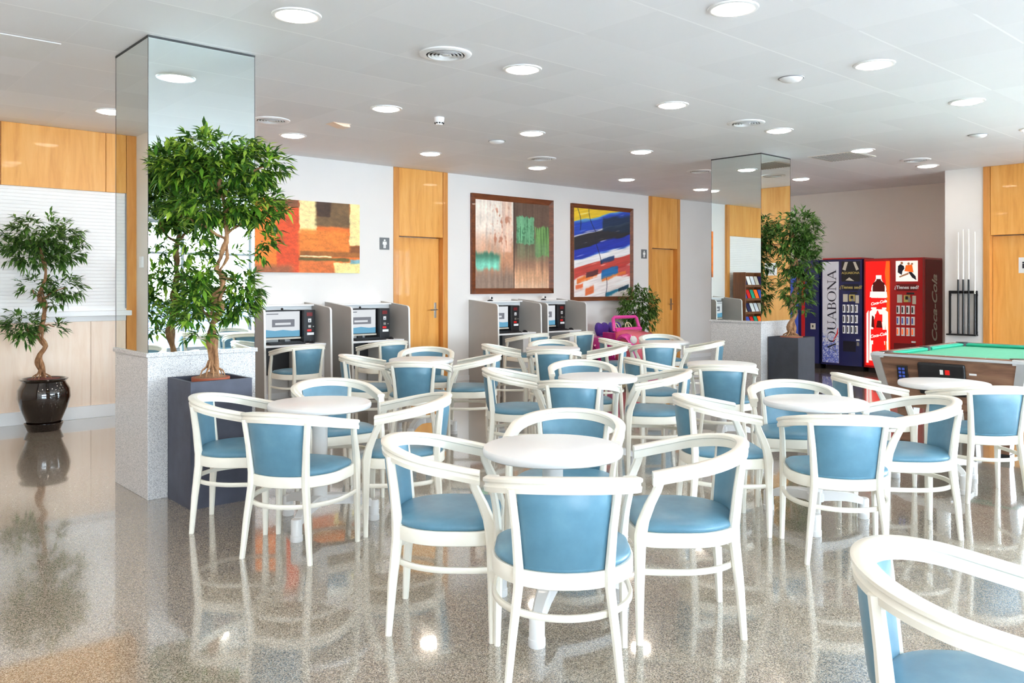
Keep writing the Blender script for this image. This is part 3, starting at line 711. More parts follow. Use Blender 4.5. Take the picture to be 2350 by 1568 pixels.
# ================================================================ computer booths
def make_booth():
    k = thing('computer_booth', '', 'computer booth', (0, 0, 0), 0, 'grey computer booths along the back wall')
    W = .87
    def side(x0, x1):
        m = MB(); out = [(0, 0), (0, 1.19), (-.08, 1.185), (-.60, 1.135)]
        for t in range(1, 6): a = t/6*PI/2; out.append((-.60-.055*math.sin(a), 1.08+.055*math.cos(a)))
        out += [(-.665, .62), (-.68, 0)]
        m.prism(out, 'X', x0, x1); o = m.build('side_panel', 'grey_panel', k)
        e = MB(); pts = out[1:]
        L = [[(x0-.001, y-.002, z+.001), (x1+.001, y-.002, z+.001), (x1+.001, y+.004, z-.004), (x0-.001, y+.004, z-.004)] for y, z in pts]
        e.ring(L); e.build('edge_band', 'edge_white', o)
    side(0, .022); side(W-.022, W)
    MB().box(.023, W-.023, -.56, -.002, .675, .70).build('desk_top', 'white_mat', k, bevel=.002)
    MB().box(.023, W-.023, -.26, -.002, 1.145, 1.165).build('top_shelf', 'white', k, bevel=.002)
    MB().box(.023, W-.023, -.016, -.002, .70, 1.145).build('back_board', 'white_mat', k)
    MB().box(.023, W-.023, -.20, -.18, 1.09, 1.144).build('cable_rail', 'white_mat', k)
    m = MB().box(W-.25, W-.024, -.52, -.04, .02, .674); p = m.build('cabinet', 'white_mat', k, bevel=.003)
    MB().cyl((W-.07, -.527, .30), .012, .008, 12).build('lock', 'black', p)
    MB().box(.023, W-.252, -.05, -.04, .3, .674).build('modesty_panel', 'gap_and_shade', k)  # dark colour stands in for the shade under the desk
    return k
def make_monitor():
    k = thing('monitor', '', 'monitor', (0, 0, 0), 0, 'computer monitors in the booths')
    m = MB().prism([(-.235, .055), (.235, .055), (.235, .40), (.03, .405), (-.235, .40)], 'Y', -.02, .025); m.build('bezel', 'black', k, bevel=.006)
    s = MB().box(-.218, .218, -.023, -.020, .082, .385).build('screen', 'screen_white', k)
    m = MB().box(-.14, .15, -.0245, -.023, .2, .29); m.build('screen_photo', 'screen_grey', s)
    m = MB().box(-.10, .10, -.0252, -.0245, .225, .25); m.build('screen_highlight', 'screen_white', s)
    m = MB().box(-.21, -.06, -.0245, -.023, .35, .362); m.build('screen_menu', 'screen_grey', s)
    m = MB().prism([(-.218, .082), (.218, .082), (.218, .155), (.12, .15), (.0, .165), (-.1, .155), (-.218, .17)], 'Y', -.0245, -.023); m.build('screen_wave', 'screen_blue', s)
    MB().box(-.235, .235, -.021, .0, .052, .072).build('lower_strip', 'silver_label', k)
    m = MB(); m.box(-.035, .035, -.005, .03, .01, .09); m.lathe([(.0, 0), (.11, 0), (.105, .012), (.04, .018), (0, .02)][::1], 24); m.build('stand', 'black', k)
    MB().lathe([(.012, .405), (.016, .412), (.012, .425), (0, .43)], 12).build('webcam', 'black', k)
    return k
def make_payer():
    k = thing('coin_box', '', 'coin box', (0, 0, 0), 0, 'black coin operated boxes in the booths')
    MB().box(-.075, .075, -.06, .30, 0, .40).build('casing', 'black', k, bevel=.005)
    m = MB().mat(0).box(-.04, .035, -.063, -.06, .325, .37); m.build('logo', 'red_dark', k)
    MB().box(-.022, .018, -.063, -.06, .25, .295).build('label', 'white', k)
    MB().box(-.022, .014, -.066, -.06, .185, .215).build('coin_slot', 'steel', k)
    MB().box(.04, .055, -.064, -.06, .19, .205).build('key_lock', 'steel', k)
    MB().box(-.035, .022, -.063, -.06, .138, .165).build('label', 'red_bright', k)
    MB().box(-.035, .055, -.063, -.06, .095, .125).build('label', 'white', k)
    text('x', .05, 'ink', k, (-.002, -.0640, .2715), (1, 0, 0), (0, 0, 1))
    return k
def make_keyboard():
    k = thing('keyboard', '', 'keyboard', (0, 0, 0), 0, 'black keyboards in the booths')
    MB().prism([(-.07, 0), (.07, 0), (.07, .026), (-.07, .012)], 'X', -.22, .22).build('case', 'black', k, bevel=.003)
    m = MB()
    for r in range(5):
        for c in range(15):
            x = -.21+c*.028; y = -.06+r*.026; z = .014+.0027*r; m.box(x, x+.023, y, y+.02, z, z+.006)
    m.build('keys', 'black', k)
    return k
def make_mouse():
    k = thing('computer_mouse', '', 'mouse', (0, 0, 0), 0, 'black mice in the booths')
    m = MB(); L = []
    for i in range(7):
        y = -.055+i*.018; s = math.sin(PI*(i+.6)/7.2); L.append([(.03*s*math.cos(a), y, max(0, .034*s*math.sin(a))) for a in [j*PI/8 for j in range(9)]])
    m.ring(L).build('shell', 'black', k, smooth=50); MB().box(-.003, .003, .02, .035, .03, .037).build('wheel', 'alu', k)
    return k
BX = [4.15, 5.29, 7.67, 8.66]
bn = ['computer booth nearest the near column, its screen turned to the camera', 'computer booth just left of the left maple door', 'computer booth just right of the left maple door', 'computer booth beside the pink toy car']
P = [make_booth(), make_monitor(), make_payer(), make_keyboard(), make_mouse()]
wh = ['in the booth nearest the near column', 'in the booth left of the left maple door', 'in the booth right of the left maple door', 'in the booth beside the pink toy car']
for i, x in enumerate(BX):
    z = .70; mo, co_ = ((.40, .715), (.34, .655), (.262, .578), (.262, .572))[i]
    oa = [(x, YB, 0), (x+mo, YB-.30, z), (x+co_, YB-.335, z), (x+.36, YB-.475, z), (x+.70, YB-.47, z)]
    labs = [bn[i], 'lit flat monitor '+wh[i], 'black coin box with red logo '+wh[i], 'black keyboard '+wh[i], 'black mouse '+wh[i]]
    for p, l, o_ in zip(P, labs, oa):
        if i == 0: p['label'] = l; p.location = o_
        else:
            q = dup(p, l, o_)
            if p is P[1] and i >= 2: q.rotation_euler = (0, 0, R(-4))
k = thing('webcam', 'small black and white camera on the booth just right of the left maple door', 'webcam', (7.67+.30, 9.36, 1.165), 0, 'cameras on top of the booths')
MB().lathe([(0, 0), (.045, 0), (.04, .012), (.012, .02), (0, .02)], 20).build('stand', 'black', k, smooth=40)
m = MB()
m.lathe([(0, -.027)]+[(.027*math.cos(a), .027*math.sin(a)) for a in [R(-70+20*j) for j in range(8)]]+[(0, .027)], 20, (0, 0, .045)).build('head', 'white', k, smooth=50)
MB().lathe([(0, -.02), (.02, -.012), (.022, 0), (.02, .012), (0, .02)], 14, (.012, -.014, .045)).build('lens', 'black', k)
dup(k, 'small black and white camera on the booth beside the pink toy car', (8.66+.42, 9.36, 1.165))
k = thing('bottle', 'white and teal spray bottle on the desk right of the left maple door', 'bottle', (7.67+.10, 9.06, .70))
MB().box(-.035, .035, -.025, .025, 0, .15).build('body', 'white', k, bevel=.01); MB().cyl((0, 0, .15), .018, .03, 16).build('neck', 'white', k); MB().box(-.02, .025, -.012, .012, .18, .21).build('cap', 'cushion_green', k, bevel=.003)
# ================================================================ planters and trees
def make_planter(name, lab, loc, s, h, mat):
    k = thing(name, lab, 'planter', loc)
    m = MB(); a, b = 0, s; t = .022; n = 0
    for z0, z1, e in ((0, .001, 0),): pass
    o = [(0, 0), (s, 0), (s, s), (0, s)]; q = [(t, t), (s-t, t), (s-t, s-t), (t, s-t)]
    m.add([(x, y, 0) for x, y in o]+[(x, y, h) for x, y in o]+[(x, y, h) for x, y in q]+[(x, y, h-.09) for x, y in q],
          [(3, 2, 1, 0), (0, 1, 5, 4), (1, 2, 6, 5), (2, 3, 7, 6), (3, 0, 4, 7), (4, 5, 9, 8), (5, 6, 10, 9), (6, 7, 11, 10), (7, 4, 8, 11), (8, 9, 13, 12), (9, 10, 14, 13), (10, 11, 15, 14), (11, 8, 12, 15), (12, 13, 14, 15)])
    m.build('box', mat, k); return k
SOLID = [(1.80, 2.555, 5.546, 6.25), (9.02, 9.745, 5.464, 6.21)]
def leaves(m, c, rad, n, rnd, size, droop=.5, per=7, off=(0, 0, 0)):
    c = Vector(c)
    for _ in range(n):
        d = Vector((rnd.gauss(0, 1), rnd.gauss(0, 1), rnd.gauss(0, 1))).normalized(); rr = .45+.55*rnd.random()**.5
        p = c+Vector((d.x*rad[0], d.y*rad[1], d.z*rad[2]))*rr
        ax = (Vector((d.x, d.y, d.z*.5+.15))+Vector((rnd.uniform(-.5, .5), rnd.uniform(-.5, .5), rnd.uniform(-.3, .4)))).normalized()
        for j in range(per):
            a = rnd.uniform(0, 2*PI); sp = rnd.uniform(.35, 1.0)
            side = ax.cross(Vector((0, 0, 1))); side = side.normalized() if side.length > .01 else Vector((1, 0, 0)); up = side.cross(ax)
            ld = (ax*(1-sp*.5)+side*math.cos(a)*sp+up*math.sin(a)*sp*.6-Vector((0, 0, droop*rnd.uniform(.2, 1)))).normalized()
            L = size*rnd.uniform(.75, 1.2); W = L*.145
            w = ld.cross(Vector((rnd.uniform(-.3, .3), rnd.uniform(-.3, .3), 1))).normalized()*W; nn = ld.cross(w).normalized()*W*.35
            b = p+ax*rnd.uniform(-.03, .05); mid = b+ld*L*.45; tip = b+ld*L-Vector((0, 0, L*.14))
            if any(x0 < q.x+off[0] < x1 and y0 < q.y+off[1] < y1 for x0, x1, y0, y1 in SOLID for q in (b, mid, tip)): continue
            m.add([b, mid+w-nn, tip, mid-w-nn, mid], [(0, 1, 4), (1, 2, 4), (2, 3, 4), (3, 0, 4)])
def make_tree(root, trunk, branches, clusters, seed, size, r0, mat='leaf'):
    rnd = random.Random(seed); m = MB()
    def wobble(pts, r, rr, tw, seg=10):
        q = []; R_ = []
        for i in range(len(pts)-1):
            for j in range(5):
                t = j/5; a, b = Vector(pts[i]), Vector(pts[i+1]); p = a.lerp(b, t); s = (i+t)/(len(pts)-1)
                p += Vector((math.cos(s*tw), math.sin(s*tw), 0))*r*.75; q.append(p); R_.append((r+(rr-r)*s)*(1+.20*math.sin(s*31+seed)+.13*math.sin(s*53+seed*2)))
        q.append(Vector(pts[-1])); R_.append(rr); m.tube(q, R_, seg)
    wobble(trunk, r0, r0*.42, 22, 12); wobble([(x+.014, y-.011, z) for x, y, z in trunk[:-1]], r0*.62, r0*.3, -19)
    for b in branches: wobble(b, r0*.42, r0*.16, 12, 8)
    b0 = Vector(trunk[0])
    for j in range(9):
        a = j*2*PI/9+rnd.random()*.4; r = r0*(2.4+rnd.random()*.9)
        m.tube([b0+Vector((math.cos(a)*r0*.5, math.sin(a)*r0*.5, .085)), b0+Vector((math.cos(a)*r0*1.1, math.sin(a)*r0*1.2, .045)), b0+Vector((math.cos(a)*r*.85, math.sin(a)*r*.85, .02)), b0+Vector((math.cos(a)*r, math.sin(a)*r, -.012))], [r0*.35, r0*.26, r0*.2, r0*.12], 7)
    m.build('trunk', 'bark', root, smooth=50)
    m = MB()
    for c, rad, n in clusters: leaves(m, c, rad, n, rnd, size, off=tuple(root.location))
    m.build('foliage', mat, root, smooth=180)
# near tree in the slate planter against column 1
PX, PY = 1.932, 5.142
make_planter('planter', 'tall slate grey square planter against the near mirrored column', (PX, PY, 0), .40, .795, 'slate')
def px3(u, v, d):        # a point seen at photo pixel u,v at distance d ahead -> room coordinates
    x, y = room((u-1175)/FPX*d, d); return (x, y, EYE-(v-HZ)*d/FPX)
def tree_at(name, lab, cat, base, d, trunkpx, branchpx, clus, seed, size, r0, pot, mat, dens=1.0):
    t = thing(name, lab, cat, base); b = Vector(base)
    loc = lambda p: tuple(Vector(px3(*p))-b)
    tr = [loc((u, v, d+e)) for u, v, e in trunkpx]; br = [[loc((u, v, d+e)) for u, v, e in q] for q in branchpx]
    cl = []
    for u, v, e, ru, rv, n in clus:
        s = d/FPX; cl.append((loc((u, v, d+e)), (ru*s, ru*s*.8, rv*s), int(n*dens)))
    pot(t); make_tree(t, tr, br, cl, seed, size, r0, mat); return t
def terracotta_pot(r, h):
    def f(t):
        MB().lathe([(0, -h), (r*.8, -h), (r, -.03), (r*1.04, -.03), (r*1.04, 0), (r*.93, 0), (r*.9, -.02)], 32).build('pot', 'terracotta', t, smooth=40)
        MB().lathe([(0, -.015), (r*.91, -.02), (r*.91, -.002), (r*.55, .014), (r*.25, .03), (0, .036)][::1], 24).build('soil', 'soil', t, smooth=60)
    return f
d1_ = 5.27
bx_, by_ = PX+.205, PY+.195
tree_at('potted_tree', 'tall twisted trunk tree with bright leaves in the slate planter at the near column', 'tree', (bx_, by_, .80), d1_,
    [(485, 858, 0), (488, 812, 0), (491, 775, 0), (483, 742, 0), (499, 712, 0), (497, 685, 0), (513, 662, 0), (503, 636, 0), (495, 618, 0), (514, 592, 0), (519, 556, 0), (511, 505, 0), (514, 455, 0), (508, 410, 0)],
    [[(500, 700, 0), (478, 728, 0), (462, 700, .05)], [(505, 640, 0), (535, 640, .05), (560, 660, .1)], [(519, 550, 0), (470, 520, -.05), (430, 500, 0)], [(516, 540, 0), (560, 510, .05), (600, 490, .05)], [(512, 450, 0), (460, 400, 0), (420, 380, -.1)], [(512, 450, 0), (570, 400, 0), (610, 380, .0)]],
    [(505, 345, 0, 95, 38, 95), (420, 385, -.08, 62, 38, 70), (590, 385, .05, 60, 45, 70), (500, 400, 0, 120, 45, 100), (470, 475, -.05, 90, 30, 60), (590, 480, .05, 62, 42, 70), (530, 480, 0, 80, 30, 40), (600, 560, .1, 32, 40, 10),
     (440, 555, -.05, 40, 40, 14), (510, 590, 0, 50, 35, 9), (552, 672, .12, 44, 48, 62), (450, 640, -.1, 48, 34, 30), (440, 715, -.12, 46, 34, 38), (455, 770, -.1, 22, 22, 6), (545, 720, .1, 30, 22, 14)], 3, .082, .026, terracotta_pot(.115, .09), 'leaf', 1.25)
# vase tree
vb = (1.95, 8.95, 0)
k = thing('glazed_vase', 'round dark brown glazed vase on a saucer before the counter', 'vase', vb)
MB().lathe([(0, .028), (.135, .028), (.155, .10), (.205, .22), (.232, .32), (.225, .40), (.195, .455), (.19, .47), (.205, .485), (.212, .495), (.205, .503), (.185, .50), (.17, .47), (.16, .40), (0, .40)], 56).build('body', 'glaze', k, smooth=60)
MB().lathe([(0, 0), (.14, 0), (.145, .01), (.168, .068), (.172, .074), (.165, .076), (.15, .03), (0, .025)], 48).build('saucer', 'glaze', k, smooth=50)
d2_ = room(0, 1)
dv = vb[0]*CY+vb[1]*SY
def clay(t):
    MB().lathe([(0, -.08), (.12, -.08), (.135, -.01), (.142, .01), (.12, .012), (.1, .008), (0, .02)], 32).build('pot', 'clay_pink', t, smooth=40)
tree_at('potted_tree', 'small twisted trunk tree in the brown glazed vase at far left', 'tree', (vb[0], vb[1], .49), dv,
    [(95, 868, 0), (92, 835, 0), (93, 815, 0), (99, 795, 0), (91, 775, 0), (97, 755, 0), (95, 730, 0), (99, 700, 0), (96, 672, 0), (100, 640, 0), (99, 600, 0), (98, 560, 0)],
    [[(92, 780, 0), (78, 770, 0), (60, 755, 0)], [(97, 750, 0), (110, 745, .05), (125, 750, .1)], [(98, 695, 0), (112, 675, 0), (150, 660, .05)], [(97, 700, 0), (84, 680, 0), (75, 665, -.05)]],
    [(98, 535, 0, 78, 40, 110), (60, 570, -.05, 52, 36, 62), (140, 570, .05, 48, 36, 62), (98, 580, 0, 80, 30, 60), (148, 662, .05, 34, 26, 44), (82, 655, -.05, 30, 22, 20), (120, 690, .05, 22, 20, 12), (52, 742, -.05, 38, 26, 46), (55, 765, -.05, 28, 20, 22), (128, 754, .08, 16, 12, 9)], 11, .085, .027, clay, 'leaf_dark')
# far tree in the charcoal planter against column 2
make_planter('planter', 'charcoal square planter against the far mirrored column', (9.17, 5.06, 0), .40, .765, 'slate2')
fb = (9.37, 5.26, .77); df = fb[0]*CY+fb[1]*SY
tree_at('potted_tree', 'leafy twisted trunk tree in the charcoal planter at the far column', 'tree', fb, df,
    [(1815, 772, 0), (1818, 745, 0), (1821, 720, 0), (1817, 700, 0), (1825, 670, 0), (1829, 640, 0), (1824, 610, 0), (1830, 585, 0), (1822, 555, 0), (1826, 520, 0)],
    [[(1829, 640, 0), (1850, 625, 0), (1862, 610, 0)], [(1820, 700, 0), (1840, 690, 0), (1850, 680, 0)]],
    [(1826, 522, -.05, 58, 36, 130), (1850, 550, -.05, 40, 36, 70), (1805, 548, -.05, 46, 40, 80), (1848, 600, -.05, 38, 38, 70), (1812, 600, -.05, 34, 34, 45), (1828, 660, -.05, 44, 34, 80), (1850, 650, -.05, 24, 24, 24), (1838, 702, -.05, 36, 20, 34)], 5, .085, .034, terracotta_pot(.13, .09), 'leaf_dark')
# ficus in the corner by the right maple door
k = thing('potted_ficus', 'bushy dark ficus between the banded painting and the right maple door', 'plant', (10.98, 9.0, 0))
MB().lathe([(0, 0), (.15, 0), (.19, .30), (.20, .32), (.18, .32), (.17, .28), (0, .28)], 28).build('pot', 'slate2', k, smooth=40)
m = MB(); rnd = random.Random(2)
for j in range(3): m.tube([(.02*math.cos(j*2.1), .02*math.sin(j*2.1), .27), (.03*math.cos(j*2.1+1), .03*math.sin(j*2.1+1), .6), (.06*math.cos(j*2.1), .06*math.sin(j*2.1), .95)], [.018, .015, .008], 8)
m.build('trunk', 'bark', k, smooth=50)
m = MB(); leaves(m, (0, 0, 1.06), (.36, .30, .34), 260, rnd, .085, 1.1, 7); leaves(m, (-.10, -.02, .85), (.22, .22, .2), 40, rnd, .08, 1.3, 7); leaves(m, (.18, -.02, .85), (.2, .2, .24), 50, rnd, .08, 1.3, 7)
m.build('foliage', 'leaf_dark', k, smooth=180)
# ================================================================ brochure rack (seen in the far column mirror)
rk = thing('brochure_rack', 'brown wooden brochure rack mirrored in the far column', 'rack', (2.90, 9.352, 0))
m = MB().box(0, .02, -.28, 0, 0, 1.66).box(.76, .78, -.28, 0, 0, 1.66); m.build('side', 'rack_wood', rk, bevel=.002)
MB().box(.02, .76, -.012, 0, 0, 1.66).build('back', 'rack_wood', rk)
bro = None; cols = ['pale_print', 'water_blue', 'white', 'lit_orange', 'navy', 'cushion_green', 'silver_label', 'red_bright']
rb = random.Random(4)
for r in range(5):
    z = .28+r*.27
    MB().prism([(-.26, z), (-.02, z+.03), (-.02, z+.045), (-.25, z+.015), (-.26, z+.05), (-.27, z+.05)], 'X', .021, .759).build('shelf', 'rack_wood', rk)
    for c in range(5):
        x = 2.90+.04+c*.145; cc = cols[(r*3+c*2) % 8]
        o = MB().box(0, .115, -.003, .003, 0, .21).build('brochure', cc, None)
        o.location = (x, 9.352-.235, z+.022); o.rotation_euler = (R(-24+r), 0, 0)
        tag(o, 'folded brochure standing in the brown wooden rack', 'brochure', 'brochures in the wooden rack')
# ================================================================ vending machines (fronts face the room, towards -X)
VX = 13.03
NX_, UZ = (0, -1, 0), (0, 0, 1)
def vend_body(k, w, mat, side_mat, h=1.83, depth=.80):
    # local: front at x=0, machine runs to +x, y from 0 (photo right) to w (photo left)
    m = MB(); m.prism([(.06, 0), (w-.06, 0), (w, .0), (w, .0001)][:0] or [(0, .08), (w, .08), (w, h), (0, h)], 'X', .10, depth-.01); m.build('cabinet', side_mat, k, bevel=.008)
    MB().box(.14, depth-.05, .03, w-.03, 0, .08).build('plinth', 'black', k)
    m = MB(); n = 8; L = []                      # gently bowed door
    for i in range(n+1):
        y = .004+(w-.008)*i/n; b = .035*math.sin(PI*i/n)
        L.append([(.10, y, .085), (.035-b, y, .085), (.035-b, y, h-.02), (.06-b, y, h-.004), (.10, y, h-.004)])
    m.ring(L); m.build('door', mat, k, smooth=30)
    return k
def fx(w, y): return .035-.035*math.sin(PI*min(1, max(0, y/w)))   # door face x at y
def plate(k, w, y0, y1, z0, z1, mat, name, d=.004, n=4):
    m = MB(); L = []
    for i in range(n+1):
        y = y0+(y1-y0)*i/n; x = fx(w, y); L.append([(x+.002, y, z0), (x-d, y, z0), (x-d, y, z1), (x+.002, y, z1)])
    m.ring(L); return m.build(name, mat, k)
def glyph(k, w, strokes, mat, name='lettering', d=.006):
    """strokes: polygons in (y, z) on the bowed door"""
    m = MB()
    for P_ in strokes:
        n_ = len(P_); m.add([(fx(w, y)-d, y, z) for y, z in P_]+[(fx(w, y)-.001, y, z) for y, z in P_], [tuple(range(n_))[::-1]]+[(i, (i+1) % n_, n_+(i+1) % n_, n_+i) for i in range(n_)])
    return m.build(name, mat, k)
def selection(k, w, y0, y1, can=None):
    # 4 x 3 selection buttons with labels
    for r, (z0, z1) in enumerate(((.955, 1.085), (.785, .915), (.615, .745))):
        for c in range(4):
            dy = (y1-y0)/4; a = y1-(c+1)*dy+.012; b = y1-c*dy-.012
            q = plate(k, w, a, b, z0, z1, 'white', 'button', .012, 2)
            g = plate(q, w, a+(b-a)*.48, b-.006, z0+.02, z1-.02, (can or ['black']*3)[r], 'button_label', .0135, 1)
def payment(k, w, y0, y1):
    zc = 1.20
    plate(k, w, y1-.085, y1-.01, zc-.07, zc+.055, 'silver_label', 'price_card', .007, 2)
    p = plate(k, w, y1-.20, y1-.11, zc-.06, zc+.05, 'gold', 'coin_panel', .012, 2); plate(p, w, y1-.175, y1-.135, zc-.02, zc+.03, 'black', 'coin_slot', .015, 1)
    plate(k, w, y0+.08, y0+.115, zc-.06, zc+.01, 'steel', 'return_lever', .014, 1)
    plate(k, w, y0+.005, y0+.055, zc-.09, zc+.04, 'silver_label', 'note_reader', .01, 2)
    plate(k, w, y0+.03, y0+.14, zc+.06, zc+.09, 'black', 'display', .008, 1)
def bow(o, w, d, x0):
    for v in o.data.vertices: v.co.x = fx(w, v.co.y)-d+(v.co.x-x0)
    return o
def tienes(k, w, y0, y1, mat, back):
    p = plate(k, w, y0, y1, 1.315, 1.42, back, 'caption_plate', .006, 3)
    yc = (y0+y1)/2; bow(text('¿Tienes sed?', .072, mat, k, (0, yc, 1.367), NX_, UZ, bold=.0015), w, .010, 0)
# --- blue water machine
wB = .70
vb_ = thing('vending_machine', 'navy blue AQUABONA water vending machine with white side panel', 'vending machine', (VX, 6.095, 0))
vend_body(vb_, wB, 'navy', 'navy'); MB().box(.05, .5, .02, wB-.02, 1.83, 1.85).build('top_lip', 'red', vb_)
plate(vb_, wB, .375, wB-.03, .12, 1.79, 'pale_print', 'side_panel', .006, 6)
def splash_mat():
    t = NT('water_splash_print'); v = t.coord(); sp = t.n('ShaderNodeSeparateXYZ'); t.l(v, sp.inputs[0])
    f = t.math('ADD', t.noise(v, 19, 5, .7, .8), t.math('MULTIPLY', sp.outputs[2], -.42))
    t.set(Base_Color=t.ramp(f, [(.24, rgb(228, 230, 240)), (.33, rgb(176, 190, 232)), (.38, rgb(88, 108, 204)), (.44, rgb(60, 78, 186)), (.50, rgb(214, 220, 240))]), Roughness=.4); M['splash'] = t.m
splash_mat(); plate(vb_, wB, .377, wB-.032, .122, .78, 'splash', 'splash_print', .0075, 6)
# serif capitals reading upwards: (a = along the word, upwards on the machine; b = height of letter, towards photo left)
def quad(p, q, t1, t2=None):
    t2 = t1 if t2 is None else t2; dx, dy = q[0]-p[0], q[1]-p[1]; L = math.hypot(dx, dy); nx, ny = -dy/L, dx/L
    return [(p[0]+nx*t1/2, p[1]+ny*t1/2), (q[0]+nx*t2/2, q[1]+ny*t2/2), (q[0]-nx*t2/2, q[1]-ny*t2/2), (p[0]-nx*t1/2, p[1]-ny*t1/2)]
def arc(cx, cy, rx, ry, a0, a1, tx, ty, n=12):
    out = []
    for i in range(n):
        u, v = R(a0+(a1-a0)*i/n), R(a0+(a1-a0)*(i+1)/n)
        out.append([(cx+rx*math.cos(u), cy+ry*math.sin(u)), (cx+rx*math.cos(v), cy+ry*math.sin(v)), (cx+(rx-tx*abs(math.cos(v))-ty)*math.cos(v), cy+(ry-ty)*math.sin(v)), (cx+(rx-tx*abs(math.cos(u))-ty)*math.cos(u), cy+(ry-ty)*math.sin(u))])
    return out
K, T_ = .13, .035
def serif(x, y, w=.26): return [(x-w/2, y), (x+w/2, y), (x+w/2, y+.04 if y < .5 else y-.04), (x-w/2, y+.04 if y < .5 else y-.04)]
GL = {'A': (.86, [quad((.10, 0), (.43, 1), T_*1.3), quad((.76, 0), (.43, 1), K), quad((.22, .34), (.64, .34), T_*1.3), serif(.10, 0), serif(.76, 0)]),
      'N': (.92, [quad((.16, 0), (.16, 1), T_*1.3), quad((.16, 1), (.78, 0), K), quad((.78, 0), (.78, 1), T_*1.3), serif(.16, 0), serif(.14, 1), serif(.78, 1)]),
      'O': (.98, arc(.49, .5, .45, .52, 0, 360, .10, .03, 28)),
      'B': (.74, [quad((.2, 0), (.2, 1), K), serif(.18, 0), serif(.18, 1), quad((.2, .98), (.42, .98), T_), quad((.2, .52), (.42, .52), T_), quad((.2, .02), (.42, .02), T_)]+arc(.40, .755, .24, .245, -90, 90, .09, .03)+arc(.42, .265, .28, .27, -90, 90, .10, .03)),
      'U': (.90, [quad((.2, .35), (.2, 1), K), quad((.74, .35), (.74, 1), T_*1.3), serif(.2, 1), serif(.74, 1)]+arc(.47, .37, .335, .39, 180, 360, .07, .04)),
      'Q': (1.0, arc(.5, .5, .47, .52, 0, 360, .10, .03, 28)+[quad((.45, .1), (.9, -.28), K*.8, .03)])}
x = 0; S_ = []
sc = 1.36/sum(GL[c][0] for c in 'AQUABONA')
for ch_ in 'AQUABONA':
    wdt, gl = GL[ch_]
    for q in gl: S_.append([(.42+b*.155+.0, .29+(x+a)*sc) for a, b in q])
    x += wdt
# letter feet towards photo right (low y): b grows towards photo left
glyph(vb_, wB, S_, 'ink', 'lettering', .009)
glyph(vb_, wB, [quad((.45, .52), (.40, .60), .012, .022), quad((.40, .60), (.385, .70), .022, .008), quad((.47, .47), (.45, .52), .006, .012)], 'red_bright', 'swoosh', .0095)
plate(vb_, wB, .035, .325, 1.46, 1.79, 'black', 'poster', .006, 3)
for q_ in ([[(.05, 1.66), (.10, 1.78), (.14, 1.78), (.09, 1.64)], [(.31, 1.66), (.27, 1.78), (.22, 1.78), (.26, 1.64)], [(.12, 1.47), (.2, 1.53), (.26, 1.48)]]): glyph(vb_, wB, [q_], 'silver_label', 'poster_print', .0075)
bow(text('AQUABONA', .050, 'gold', vb_, (0, .18, 1.60), NX_, UZ, bold=.0008), wB, .011, 0)
tienes(vb_, wB, .055, .30, 'gold', 'ink'); payment(vb_, wB, .045, .31); selection(vb_, wB, .055, .315)
plate(vb_, wB, .10, .30, .32, .49, 'navy_dark', 'delivery_slot', .004, 2); plate(vb_, wB, .04, .09, .50, .525, 'white', 'small_label', .006, 1); plate(vb_, wB, .045, .08, .42, .48, 'steel', 'lock', .012, 1)
# --- red cola machine
wR = .915
vr = thing('vending_machine', 'bright red cola vending machine with backlit bottle panel', 'vending machine', (VX, 5.155, 0))
vend_body(vr, wR, 'red', 'red')
plate(vr, wR, .48, wR-.035, .12, 1.78, 'lit_red', 'backlit_panel', .006, 6)
glyph(vr, wR, [[(.485, .12), (.56, .12), (.555, .9), (.53, 1.3), (.56, 1.6), (.54, 1.78), (.485, 1.78)]], 'lit_orange', 'panel_glow', .0075)
def bottle(z0, z1, cy, hw, mat, d):
    h_ = z1-z0; L = [(1.0, 0), (1, .42), (.9, .5), (1, .58), (.92, .68), (.45, .84), (.36, .9), (.36, 1)]
    return glyph(vr, wR, [[(cy+hw*a, z0+h_*b) for a, b in L]+[(cy-hw*a, z0+h_*b) for a, b in L[::-1]]], mat, 'bottle_print', d)
bottle(1.02, 1.56, .66, .125, 'lit_white', .008); bottle(1.30, 1.50, .66, .10, 'lit_cola', .0088)
glyph(vr, wR, [[(.52, 1.21), (.81, 1.21), (.80, 1.30), (.53, 1.30)], [(.50, .20), (.82, .20), (.81, .98), (.76, 1.02), (.56, 1.02), (.51, .98)], [(.83, .16), (.865, .16), (.865, .95), (.83, 1.0)]], 'lit_white', 'bottle_print', .0082)
glyph(vr, wR, [[(.53, 1.05), (.79, 1.05), (.785, 1.20), (.535, 1.20)], [(.53, .52), (.79, .52), (.79, .70), (.53, .70)], [(.54, .22), (.78, .22), (.77, .46), (.55, .46)], [(.60, .82), (.72, .82), (.72, .94), (.60, .94)]], 'lit_red', 'bottle_print', .0095)
for q_ in ([[(.56, .22), (.76, .22), (.75, .30), (.57, .30)], [(.60, .73), (.70, .73), (.68, .84), (.62, .84)], [(.73, .72), (.78, .74), (.77, .92), (.74, .9)]]): glyph(vr, wR, [q_], 'lit_cola', 'bottle_print', .0102)
bow(text('Coca-Cola', .062, 'lit_white', vr, (0, .66, 1.125), (0, -.975, .22), (0, .22, .975), shear=.35, bold=.002), wR, .013, 0)
bow(text('Coca-Cola', .066, 'lit_white', vr, (0, .66, .61), (0, -.975, .22), (0, .22, .975), shear=.35, bold=.002), wR, .013, 0)
ps = plate(vr, wR, .07, .39, 1.46, 1.78, 'lit_white', 'poster', .007, 4)
